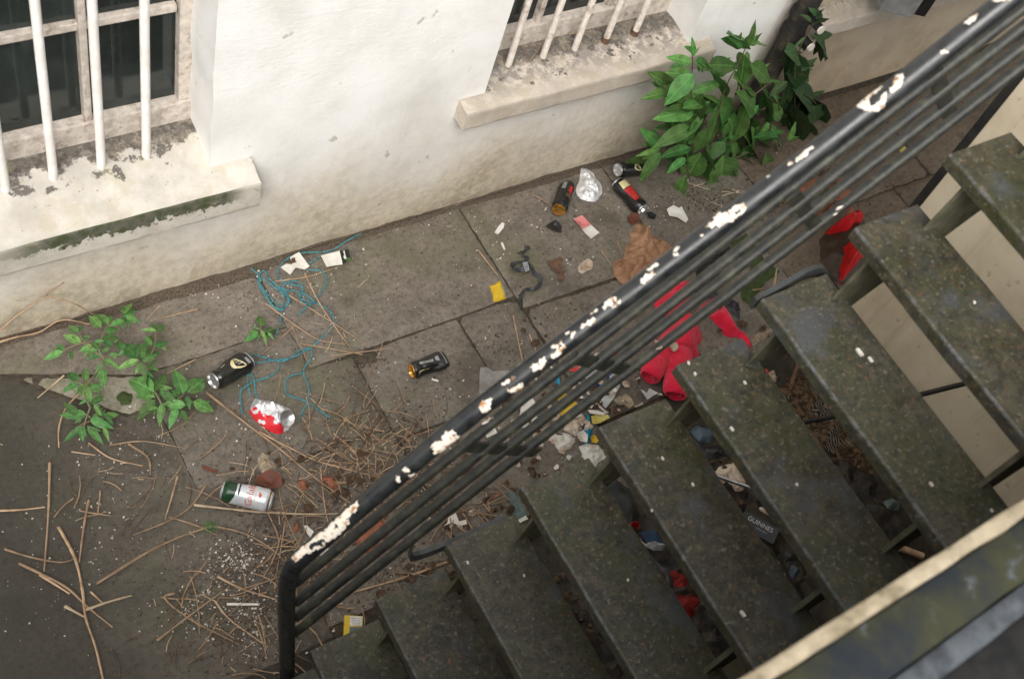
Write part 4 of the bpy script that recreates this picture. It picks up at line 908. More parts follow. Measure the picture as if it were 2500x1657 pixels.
pF, sF = can('black can with a gold emblem and round silver base, touching the bush', (1503, 428), (1563, 412), crush=.05, seed=6, L=.14, pitch=13,
             decals=[(p, m, n) for p, m, n in harp(.55, -.55, .72, 1)] + [([(.25, .55), (.85, .5), (.85, 1.1), (.28, 1.15)], 'grey_print', 'print'), ([(.86, .45), (.93, .45), (.93, 1.2), (.86, 1.2)], 'white_print', 'print')])
pG, sG = can('black can with shiny red label, below the can that touches the bush', (1563, 506), (1511, 452), crush=.2, seed=9, flat=.1,
             decals=[([(.22, -.62), (.66, -.72), (.66, .72), (.22, .62)], 'red_label', 'red_label'), ([(.68, -.7), (.90, -.6), (.90, .55), (.68, .7)], 'gold_print', 'gold_print')])
# the flattened red and silver can
B_ = [(1010, 840), (1200, 850), (1400, 910), (1600, 1000), (1690, 1100), (1700, 1230), (1600, 1370), (1450, 1430), (1300, 1400), (1160, 1330), (1000, 1180), (910, 1040), (950, 930)]
cR = thing('crushed_can', 'crushed red and silver can, flattened, below the blue rope', 'can', G(Z('cb', (1300, 1130))), 0, 'empty drink cans on the paving')
po = outline('cb', [((x - 1300) * 1.06 + 1300, (y - 1130) * 1.08 + 1130) for x, y in B_], .015)
o = obj('can_body', patch(po, .006, crumple(.052, .03, 30, .55, 3), .003, 3, thick=.3), 'can_red', cR, True); o.matrix_parent_inverse = Matrix.Translation(-cR.location)
bm = bmesh.new(); rows = []
for s, h in ((.027, 0), (.028, .003), (.0265, .0055), (.025, .0045), (.021, .0), (.012, -.004), (.003, -.006)): rows.append([bm.verts.new((s * math.cos(a * math.pi / 14), s * math.sin(a * math.pi / 14), h)) for a in range(28)])
for a, b in zip(rows, rows[1:]):
    for j in range(28): bm.faces.new((a[j], a[(j + 1) % 28], b[(j + 1) % 28], b[j]))
bm.faces.new(rows[-1]); bmesh.ops.recalc_face_normals(bm, faces=bm.faces)
e = obj('can_base', bm, 'alu', cR, True); dp = G(Z('cb', (1560, 1205)), .048) - cR.location
e.matrix_local = Matrix.Translation(dp) @ Vector((.25, -.55, .85)).normalized().to_track_quat('Z', 'Y').to_matrix().to_4x4()

# ------------------------------------------------------------------ paper, foil, cloth and other litter on the paving
lump('foil', 'crumpled ball of silver foil near the wall between two black cans', 'foil', 'foil', 'ce', [(750, 200), (830, 200), (960, 290), (1060, 440), (1130, 540), (1110, 680), (1000, 800), (860, 800), (740, 740), (680, 680), (655, 590), (670, 480), (710, 400), (720, 300)], .045, .05, 30, .8, .006)
lump('paper_bag', 'crumpled brown paper bag lying beside the handrail', 'paper bag', 'kraft', 'c7', [(1840, 570), (1920, 580), (1985, 640), (2010, 690), (2120, 735), (2175, 790), (2140, 850), (2060, 880), (1980, 960), (1880, 1060), (1770, 1130), (1700, 1080), (1640, 1020), (1650, 900), (1730, 880), (1760, 780), (1810, 690), (1785, 660), (1830, 640)], .085, .07, 20, .85, .006)
for nm, lb, m, k, P, z, c in [
    ('card_scrap', 'pink and white torn card lying below the black can with the red patch', 'paper', 'c7', [(1270, 572), (1345, 545), (1420, 620), (1500, 695), (1425, 745), (1370, 690)], .004, .012),
    ('paper_scrap', 'small white torn paper left of the pink card, lying alone', 'paper', 'c7', [(572, 690), (600, 640), (635, 598), (662, 610), (655, 640), (605, 705)], .004, .008),
    ('paper_scrap', 'thin narrow white paper strip below the small white torn paper', 'paper', 'c7', [(625, 775), (645, 772), (670, 835), (655, 840)], .003, .004),
    ('paper_scrap', 'crinkled off white paper right of the red labelled can', 'paper', 'c7', [(2095, 490), (2150, 462), (2200, 480), (2230, 462), (2270, 530), (2290, 575), (2265, 605), (2190, 560), (2120, 545)], .006, .016),
    ('tissue_scrap', 'pale pinkish torn tissue left of the brown paper bag', 'tissue', 'c7', [(1305, 1010), (1340, 960), (1400, 925), (1440, 965), (1435, 1020), (1380, 1045), (1345, 1065), (1310, 1045)], .006, .016),
    ('torn_paper', 'white torn paper with a brown stain lying on the blue rope', 'paper', 'r', [(890, 330), (940, 300), (985, 305), (965, 250), (1035, 212), (1060, 250), (1115, 320), (1080, 345), (1010, 330), (965, 390)], .012, .012),
    ('film_scrap', 'grey see-through plastic film half under the handrail', 'film', 'k8', [(245, 540), (300, 525), (345, 560), (535, 565), (460, 640), (375, 740), (300, 745), (240, 775)], .004, .02),
    ('paper_scrap', 'white folded paper between the rails next to the yellow wrapper', 'paper', 'k8', [(600, 840), (690, 785), (722, 830), (640, 895), (578, 940)], .006, .015),
    ('paper_scrap', 'smaller crinkled white paper below the white folded paper', 'paper', 'k8', [(590, 1030), (660, 980), (722, 930), (745, 955), (700, 990), (640, 1045)], .006, .015),
    ('paper_scrap', 'white scrap with a ragged edge by the lower spacer plate', 'paper', 'k8', [(288, 1095), (330, 1060), (370, 1030), (398, 1078), (350, 1095), (305, 1120)], .006, .012),
    ('film_scrap', 'white plastic film triangle right of the cigarette ends', 'film_white', 'k8', [(1350, 590), (1445, 540), (1432, 680), (1385, 780), (1310, 872), (1265, 812), (1330, 730)], .006, .015),
    ('wrapper', 'silver and dark blue wrapper between the lower rails', 'film_white', 'k8', [(1140, 610), (1190, 560), (1270, 512), (1292, 535), (1215, 600), (1160, 642)], .006, .012),
    ('wrapper', 'navy blue wrapper below the spacer plate', 'navy', 'k8', [(1235, 660), (1290, 645), (1318, 690), (1270, 712), (1215, 702)], .006, .015),
    ('wrapper', 'small navy blue corner of wrapper beside the white plastic film', 'navy', 'k8', [(1322, 592), (1362, 565), (1362, 618), (1330, 625)], .006, .01),
    ('wrapper', 'small light blue scrap upper left of the yellow wrapper', 'blue_wrap', 'k8', [(882, 620), (920, 598), (928, 662), (898, 682)], .006, .01),
    ('wrapper', 'dark red crumpled wrapper close under the handrail', 'red_label', 'k8', [(1005, 535), (1060, 520), (1110, 470), (1170, 425), (1192, 450), (1130, 500), (1070, 555), (1020, 552)], .006, .015),
    ('wrapper', 'bright red scrap left of the red garment', 'red_label', 'k8', [(1392, 412), (1440, 388), (1452, 425), (1410, 442)], .006, .01),
    ('wrapper', 'plain bright yellow scrap, the upper of two between the rails', 'yellow', 'k8', [(905, 792), (968, 738), (1000, 760), (932, 818)], .006, .012),
    ('wrapper', 'large printed yellow wrapper, the lower of two between the rails', 'yellow', 'k8', [(900, 915), (960, 870), (1042, 812), (1092, 840), (1010, 900), (935, 972)], .008, .015),
    ('wrapper', 'pale yellow green wrapper on the bright blue one', 'yellow_pale', 'k8', [(1188, 935), (1230, 918), (1330, 925), (1348, 955), (1270, 990), (1208, 1000)], .014, .016),
    ('paper_scrap', 'white paper end sticking out beside the blue wrapper', 'paper', 'k8', [(1165, 880), (1250, 885), (1310, 905), (1300, 925), (1180, 905)], .022, .01),
    ('butterfly_paper', 'white butterfly shaped scrap under the red roll', 'film_white', 'k8', [(1612, 702), (1645, 722), (1662, 742), (1685, 698), (1722, 720), (1758, 745), (1700, 775), (1662, 800), (1640, 760)], .006, .02),
    ('dead_leaf', 'curled pale brown dead leaf beside the lower end of the white film', 'husk', 'k8', [(1370, 815), (1420, 775), (1480, 760), (1550, 838), (1505, 885), (1465, 850), (1420, 855)], .008, .03),
    ('card_scrap', 'teal printed packet half under the third step from the bottom', 'teal', 'q', [(1598, 555), (1640, 580), (1735, 745), (1640, 775), (1612, 680)], .006, .012),
    ('card_scrap', 'white card end below the teal packet', 'paper', 'q', [(1628, 790), (1718, 738), (1735, 762), (1652, 806)], .012, .006),
    ('tissue_scrap', 'torn white tissue above the fixing bar of the railing', 'paper', 'q', [(1145, 815), (1175, 790), (1180, 755), (1228, 728), (1252, 785), (1300, 772), (1306, 800), (1262, 815), (1200, 790)], .006, .015),
    ('paper_scrap', 'little white triangle of printed paper left of the long chipped patch', 'paper', 'q', [(172, 812), (195, 808), (245, 852), (222, 892), (200, 870)], .005, .01),
    ('paper_scrap', 'white tube of paper directly below the long chipped patch', 'paper', 'q', [(275, 1010), (335, 955), (350, 972), (292, 1020)], .01, .006),
    ('brown_debris', 'soft brown scrap left of the pale tissue', 'cork', 'c7', [(1035, 945), (1080, 960), (1140, 925), (1172, 945), (1160, 1010), (1195, 1080), (1180, 1120), (1130, 1110), (1140, 1060), (1085, 1030), (1050, 990)], .008, .02),
    ('black_scrap', 'black torn plastic below the gold based can', 'black_plastic', 'c7', [(1012, 645), (1060, 615), (1105, 588), (1160, 645), (1165, 705), (1110, 690), (1075, 668)], .008, .022),
    ('black_scrap', 'small black scrap above the brown paper bag', 'black_plastic', 'c7', [(1915, 520), (1960, 508), (2000, 545), (1985, 585), (1935, 575)], .006, .02),
    ('dead_leaf', 'dark reddish leaf touching the top of the brown paper bag', 'dead_leaf', 'c7', [(1745, 560), (1790, 520), (1850, 530), (1860, 590), (1800, 620), (1790, 640)], .006, .02),
    ('dead_leaf', 'large red brown dead leaf beside the pale silver can', 'dead_leaf', 'f4', [(548, 1015), (600, 950), (700, 908), (740, 930), (800, 975), (815, 1060), (700, 1112), (640, 1080), (575, 1060)], .008, .03),
    ('dead_leaf', 'dark brown curled leaf on the slab below the long main stem', 'dead_leaf', 'f4', [(40, 858), (90, 860), (200, 910), (205, 935), (150, 925), (85, 890)], .006, .012)]:
    scrap(nm, lb, 'leaf' if nm == 'dead_leaf' else 'scrap', m, k, P, z, c)
for i, (k, P, m, lb) in enumerate([('k8', [(1000, 900), (1060, 850), (1120, 870), (1110, 930), (1040, 960)], 'paper', 'creased white wrapper between the large yellow and bright blue ones'), ('k8', [(830, 930), (880, 890), (930, 900), (900, 980), (850, 990)], 'tissue', 'small tan wad left of the large yellow wrapper'), ('k8', [(1060, 1090), (1120, 1060), (1160, 1100), (1150, 1170), (1090, 1160)], 'paper', 'white wad under the bright blue wrapper'), ('k8', [(1180, 1120), (1225, 1100), (1250, 1150), (1230, 1175), (1190, 1165)], 'yellow', 'small yellow corner at the foot of the bright blue wrapper'),
    ('k8', [(760, 760), (800, 740), (830, 790), (790, 820)], 'leaf_litter', 'brown leaf scrap right of the white folded paper'), ('k8', [(1330, 700), (1370, 690), (1400, 740), (1350, 760)], 'paper', 'small white scrap beside the white film triangle')]): scrap('litter_scrap', lb, 'scrap', m, k, P, .008, .022)
# two tone pieces
o = scrap('pink_half', None, None, 'pink', 'c7', [(1268, 575), (1345, 543), (1425, 622), (1352, 662)], .0075, .012, parent=bpy.data.objects['card_scrap'])
o = scrap('stain', None, None, 'cork', 'r', [(975, 262), (1000, 255), (1010, 290), (970, 300)], .0145, .011, parent=bpy.data.objects['torn_paper'])
pk = scrap('carton', 'pale crushed carton with black and green printed end, by the wall on the blue rope', 'carton', 'paper', 'r', [(1200, 235), (1345, 200), (1368, 300), (1245, 325)], .028, .006)
scrap('printed_end', None, None, 'ink', 'r', [(1346, 202), (1410, 190), (1432, 260), (1368, 302)], .026, .006, parent=pk)
scrap('green_corner', None, None, 'leaf_weed', 'r', [(1392, 256), (1425, 248), (1432, 272), (1400, 282)], .03, .006, parent=pk)
for a, b in (((1372, 200), (1380, 235)), ((1376, 240), (1384, 260))): scrap('print', None, None, 'paper', 'r', [a, (a[0] + 12, a[1] - 2), (b[0] + 12, b[1]), b], .031, .005, parent=pk)
yp = thing('yellow_packet', 'flattened bright yellow packet in the slab joint beside the black strap', 'packet', G(Z('c7', (605, 1200))))
def local(o, par): o.matrix_parent_inverse = Matrix.Translation(-par.location)
o = lump('packet_body', None, None, 'yellow', 'c7', [(530, 1150), (575, 1130), (628, 1105), (645, 1160), (678, 1270), (620, 1290), (568, 1295), (548, 1200)], .018, .01, 22, .5, .006, True, parent=yp); local(o, yp)
o = scrap('worn_edge', None, None, 'film', 'c7', [(632, 1120), (648, 1150), (682, 1268), (668, 1272), (640, 1190)], .02, .004, parent=yp); local(o, yp)
lump('husk', 'pale cracked plaster lump under the dry stems above the red leaf', 'plaster lump', 'husk', 'f4', [(590, 760), (630, 715), (675, 740), (690, 790), (765, 830), (745, 890), (690, 905), (640, 920), (600, 850)], .022, .03, 40, .7, .006)
for lb, k, P in [('small terracotta shard left of the flat orange tile', 'f4', [(968, 985), (1030, 970), (1072, 1030), (1050, 1075), (990, 1080)]), ('flat orange terracotta tile among the dry stems', 'f4', [(1170, 960), (1290, 928), (1372, 990), (1362, 1060), (1285, 1085), (1220, 1020)]),
                 ('long pink brick fragment under the rails', 'q', [(525, 930), (600, 810), (690, 735), (770, 690), (745, 800), (690, 930), (640, 1012), (580, 960)]), ('narrow orange shard on the paving below the lowest rail', 'q', [(1490, 610), (1540, 562), (1545, 585), (1505, 628)]),
                 ('small brown terracotta chip above the long pink fragment', 'q', [(130, 500), (180, 480), (215, 545), (190, 560), (145, 540)]), ('small brown chip nearest the bend of the handrail', 'q', [(85, 830), (135, 780), (150, 850), (110, 862)])]:
    lump('terracotta_shard', lb, 'shard', 'brick', k, P, .014, .006, 30, .2, .012)
# strap
sp = [G(Z('c7', p), .008) for p in ((850, 805), (872, 835), (815, 860), (812, 890), (850, 905), (855, 940), (735, 965), (742, 1030), (800, 1010), (870, 1020), (865, 960), (905, 1000), (930, 1050), (975, 1085), (975, 1150), (930, 1190), (860, 1190), (815, 1230), (805, 1290), (815, 1370))]
P = spline(sp, 5); bm = bmesh.new(); rows = []
for i, p in enumerate(P):
    t = (P[min(i + 1, len(P) - 1)] - P[max(i - 1, 0)]).normalized(); s = Vector((-t.y, t.x, 0)); tw = .9 * math.sin(i * .32); w = .0105 if 30 < i < 55 else .0075
    sd_ = s * math.cos(tw) + Vector((0, 0, 1)) * math.sin(tw); nn = t.cross(sd_).normalized() * .0016; pc = p + Vector((0, 0, abs(math.sin(tw)) * w))
    rows.append([bm.verts.new(pc + sd_ * w + nn), bm.verts.new(pc - sd_ * w + nn), bm.verts.new(pc - sd_ * w - nn), bm.verts.new(pc + sd_ * w - nn)])
for u, v in zip(rows, rows[1:]):
    for k in range(4): bm.faces.new((u[k], u[(k + 1) % 4], v[(k + 1) % 4], v[k]))
bm.faces.new(rows[0]); bm.faces.new(rows[-1][::-1]); bmesh.ops.recalc_face_normals(bm, faces=bm.faces)
st_ = tag(obj('strap', bm, 'strap', None, True), 'twisted black strap with a pale buckle on the paving left of the brown scrap', 'strap')
scrap('buckle', None, None, 'grey_print', 'c7', [(820, 950), (865, 945), (885, 1020), (850, 1035)], .022, .004, parent=st_)
# bright blue wrapper, tissues
lump('wrapper', 'bright blue crumpled wrapper hanging over the step edge', 'wrapper', 'blue_wrap', 'k8', [(1155, 880), (1192, 900), (1190, 970), (1225, 1000), (1205, 1080), (1185, 1150), (1150, 1170), (1128, 1085), (1140, 1000), (1170, 950)], .03, .02, 30, .6, .006, True)
for lb, P in [('tan stained tissue left of the bright blue wrapper', [(985, 960), (1060, 930), (1130, 908), (1160, 945), (1120, 1010), (1120, 1090), (1060, 1090), (1010, 1060), (960, 1040)]), ('grey crumpled tissue under the lowest rail', [(860, 1080), (940, 1060), (1020, 1075), (1060, 1130), (1020, 1200), (950, 1225), (900, 1190)]),
              ('large crinkled white tissue against the tread edge', [(1095, 1180), (1160, 1160), (1250, 1168), (1300, 1215), (1332, 1272), (1250, 1340), (1178, 1388), (1150, 1310)]), ('flat grey film below the grey tissue', [(950, 1320), (985, 1245), (1060, 1220), (1110, 1240), (1040, 1290)]), ('brownish tissue between the two lowest rails', [(705, 1080), (770, 1030), (840, 995), (870, 1020), (800, 1080), (715, 1135)])]:
    lump('tissue', lb, 'tissue', 'tissue' if 'tan' in lb or 'brown' in lb else ('film' if 'film' in lb else 'paper'), 'k8', P, .02, .025, 34, .7, .007)
def butt(lb, k, a, b, mat, r=.004, z=.006):
    bm = bmesh.new(); tube(bm, [G(Z(k, a), z), G(Z(k, b), z)], r, 8); return tag(obj('cigarette_end', bm, mat, None, False), lb, 'cigarette', 'cigarette ends under the rails')
butt('white cigarette end beside the silver and blue wrapper', 'k8', (1088, 632), (1125, 675), 'butt'); butt('tan cigarette end left of the white ones', 'k8', (1045, 672), (1080, 705), 'filter'); butt('white cigarette end in the middle, by the lowest rail', 'k8', (1158, 718), (1205, 765), 'butt', .0045)
butt('long cigarette with a tan filter pointing at the blue wrapper', 'k8', (1238, 815), (1330, 900), 'butt', .0042); butt('stubby cigarette end just below the crumpled black can', 'cd', (1050, 1175), (1235, 1235), 'butt', .0042)
tag(obj('lolly_stick', (lambda b: (tube(b, [G(Z('l6', (1430, 1095)), .006), G(Z('l6', (1638, 1097)), .006)], .0042, 8), b)[1])(bmesh.new()), 'paper'), 'straight white paper stick on the ground left of the railing post', 'stick')
# cigarette packet
a, b, c, d_ = [G(Z('q', p), .012) for p in ((458, 1432), (585, 1440), (582, 1560), (452, 1570))]
cg = thing('cigarette_packet', 'yellow cigarette packet with a white warning panel beside the second step', 'packet', (a + c) / 2)
def quad(nm, P, mat, par, th=.001):
    bm = bmesh.new(); v = [bm.verts.new(p - par.location) for p in P]; f = bm.faces.new(v); r = bmesh.ops.extrude_face_region(bm, geom=[f])
    for q in r['geom']:
        if isinstance(q, bmesh.types.BMVert): q.co.z -= th
    bmesh.ops.recalc_face_normals(bm, faces=bm.faces); return obj(nm, bm, mat, par)
quad('packet_body', [p + Vector((0, 0, .006)) for p in (a, b, c, d_)], 'yellow', cg, .018)
w4 = [a.lerp(b, .3).lerp(d_.lerp(c, .3), .04), a.lerp(b, .97).lerp(d_.lerp(c, .97), .04), a.lerp(b, .97).lerp(d_.lerp(c, .97), .55), a.lerp(b, .3).lerp(d_.lerp(c, .3), .55)]
wp = quad('warning_panel', [p + Vector((0, 0, .0075)) for p in w4], 'paper', cg, .001)
for i in range(4):
    t = .16 + .2 * i; e = .08 + .1 * (i % 2)
    l4 = [w4[0].lerp(w4[3], t).lerp(w4[1].lerp(w4[2], t), e), w4[0].lerp(w4[3], t).lerp(w4[1].lerp(w4[2], t), 1 - e), w4[0].lerp(w4[3], t + .08).lerp(w4[1].lerp(w4[2], t + .08), 1 - e), w4[0].lerp(w4[3], t + .08).lerp(w4[1].lerp(w4[2], t + .08), e)]
    quad('print', [p + Vector((0, 0, .0081)) for p in l4], 'grey_print', cg, .0004)
quad('lower_panel', [a.lerp(b, q).lerp(d_.lerp(c, q), s) + Vector((0, 0, .0075)) for q, s in ((.3, .62), (.97, .62), (.97, .98), (.3, .98))], 'teal', cg, .001)

# red garment: two rolled sleeves, a folded body and a loose flap
ja = thing('red_garment', 'bright red garment rolled up on the paving beside the steps', 'garment', G(Z('j', (500, 1000))))
def folded(nm, P, h, w, freq=9, amp=.35, z=0.0):
    o = lump(nm, None, None, 'red_cloth', 'j', P, h, w, freq, amp, .009, True, parent=ja, z=z); local(o, ja); return o
folded('body', [(300, 1060), (380, 960), (480, 800), (455, 740), (365, 660), (365, 600), (430, 495), (560, 450), (660, 440), (690, 480), (650, 620), (665, 720), (745, 840), (768, 930), (735, 990), (740, 1080), (640, 1120), (560, 1160), (490, 1180), (430, 1090)], .09, .06)
folded('flap', [(815, 760), (880, 700), (935, 665), (1000, 760), (1060, 860), (1140, 930), (1178, 1010), (1160, 1052), (1110, 1020), (1060, 930), (1000, 935), (940, 910), (890, 840)], .05, .03)
folded('collar', [(690, 720), (760, 650), (880, 578), (895, 620), (820, 670), (735, 735)], .055, .02)
def roll(nm, a, b, r0, r1, sq=.85):
    A, B = G(Z('j', a), r0 * sq), G(Z('j', b), r1 * sq); ax = (B - A).normalized(); s = Vector((-ax.y, ax.x, 0)).normalized(); u = ax.cross(s)
    if u.z < 0: u = -u
    bm = bmesh.new(); rows = []; n = 22; m = 20
    for i in range(n + 1):
        t = i / n; c = A.lerp(B, t); r = r0 + (r1 - r0) * t; row = []
        for j in range(m):
            th = 2 * math.pi * j / m; q = c * 22 + Vector((math.cos(th), math.sin(th), 0)) * .7
            rr_ = r * (1 + .10 * noise.noise(q) + .05 * noise.noise(q * 2.7)) * (1 - .12 * (1 - sm(0, .06, t)) - .1 * sm(.9, 1, t)) * (1 - .10 * math.exp(-((t - .45) / .03) ** 2))
            row.append(bm.verts.new(c + s * math.cos(th) * rr_ + u * math.sin(th) * rr_ * sq - ja.location))
        rows.append(row)
    for p, q in zip(rows, rows[1:]):
        for j in range(m): bm.faces.new((p[j], p[(j + 1) % m], q[(j + 1) % m], q[j]))
    # spiral end: the rolled cloth steps inwards
    prev = rows[0]
    for sc, dp in ((.86, .006), (.8, -.016), (.62, -.013), (.56, .002), (.5, -.018), (.3, -.014), (.22, -.002), (.1, -.012)):
        cur = [bm.verts.new(A + (v.co + ja.location - A) * sc / 1.0 * (1 + .05 * math.sin(j)) - ax * dp * 1.0 - ja.location) for j, v in enumerate(rows[0])]
        for j in range(m): bm.faces.new((prev[j], prev[(j + 1) % m], cur[(j + 1) % m], cur[j]))
        prev = cur
    bm.faces.new(prev); bm.faces.new(rows[-1][::-1]); bmesh.ops.recalc_face_normals(bm, faces=bm.faces)
    obj(nm, bm, 'red_cloth', ja, True)
roll('rolled_sleeve', (300, 1285), (470, 990), .043, .040); roll('rolled_sleeve', (520, 1440), (560, 1060), .050, .052, .7)
tag(obj('cigarette_end', (lambda b: (tube(b, [G(Z('j', (345, 985)), .07), G(Z('j', (400, 998)), .07)], .0045, 8), b)[1])(bmesh.new()), 'butt'), 'white cigarette end lying on the red garment', 'cigarette', 'cigarette ends under the rails')
scrap('paper_scrap', 'cream paper wad resting on the red garment next to the lowest rail', 'scrap', 'tissue', 'j', [(445, 1040), (490, 1005), (530, 1015), (532, 1060), (498, 1085)], .012, .02, base=.055)
# black bin bag by the garment, paving rubble beyond
lump('bin_bag', 'crumpled black bin bag behind the red garment', 'bag', 'black_plastic', 'j', [(700, 460), (720, 330), (850, 240), (1000, 150), (1010, 260), (920, 360), (880, 560), (1080, 640), (1080, 780), (960, 700), (830, 600), (760, 600), (690, 620)], .06, .04, 16, .7, .01)
lump('moss_patch', 'mossy rubble heap between the bin bag and the upper fixing bar', 'rubble', 'moss', 'j', [(1010, 130), (1130, 50), (1200, 150), (1300, 300), (1420, 380), (1300, 470), (1160, 660), (1090, 620), (1080, 460), (1180, 340), (1020, 200)], .035, .04, 30, .8, .01)
lump('plaster_lump', 'speckled pale plaster lump beside the loose red flap', 'plaster lump', 'husk', 'j', [(1160, 945), (1230, 905), (1330, 865), (1368, 880), (1290, 950), (1180, 1020)], .025, .02, 40, .6, .007)
for lb, a, b, c, r in (('stubby upright broken stem beside the upper fixing bar', (1350, 560), (1365, 470), (1382, 370), .0055), ('thin pale stick leaning on the upper fixing bar', (1175, 552), (1280, 535), (1365, 515), .0035)):
    stalk('broken_twig', lb, [G(Z('j', a), .01), G(Z('j', b), .05), G(Z('j', c), .09)], r, 'twig')
# red bag and brick rubble beyond the steps
rb = thing('red_bag', 'dark plastic bag with bright red lining lying beyond the steps by the cream wall', 'bag', G(Z('b', (560, 600))))
o = lump('bag_body', None, None, 'dark_bag', 'b', [(330, 560), (400, 480), (560, 370), (680, 420), (760, 600), (700, 800), (520, 900), (420, 860), (350, 720)], .07, .08, 9, .5, .016, parent=rb); local(o, rb)
o = lump('red_lining', None, None, 'red_bag', 'b', [(385, 490), (440, 430), (540, 372), (620, 400), (668, 440), (590, 480), (545, 530), (460, 515)], .15, .03, 12, .4, .012, True, parent=rb); local(o, rb)
o = lump('red_lining', None, None, 'red_bag', 'b', [(485, 625), (580, 588), (700, 640), (690, 690), (590, 790), (500, 880), (470, 750)], .15, .03, 12, .4, .012, True, parent=rb); local(o, rb)
ri2 = random.Random(4)
BRK = [(140, 220, 150), (250, 160, 110), (300, 330, 120), (420, 160, 100), (480, 230, 120), (380, 270, 100), (310, 400, 90), (520, 300, 80), (470, 130, 70), (200, 240, 70), (550, 350, 60), (120, 330, 80), (420, 330, 70)]
BL = ['largest orange brick shard seen between the rails', 'orange brick shard above the largest one', 'flat orange shard under the lowest rail', 'small shard at the far end of the brick rubble', 'broad shard in the middle of the brick rubble', 'shard beside the middle of the brick rubble', 'shard touching the spacer plate in the brick rubble', 'shard nearest the red bag', 'topmost small shard of the brick rubble', 'tiny shard left of the brick rubble middle', 'little shard above the red lining', 'lowest left shard of the brick rubble', 'thin shard under the lower rails of the brick rubble']
for (x, y, s), lb in zip(BRK, BL):
    P = [(x + s * ri2.uniform(.5, 1) * math.cos(a), y + s * .6 * ri2.uniform(.5, 1) * math.sin(a)) for a in (0, .9, 1.9, 2.8, 3.9, 5.1)]
    lump('brick_shard', lb, 'brick shard', 'brick', 'b', P, ri2.uniform(.015, .035), .008, 25, .2, .02, group='broken bricks beyond the steps')
scrap('yellow_scrap', 'tiny white and yellow scrap between the rails near the dark floor edge', 'scrap', 'yellow_pale', 'rb', [(1200, 1285), (1240, 1255), (1262, 1270), (1225, 1312)], .01, .01)

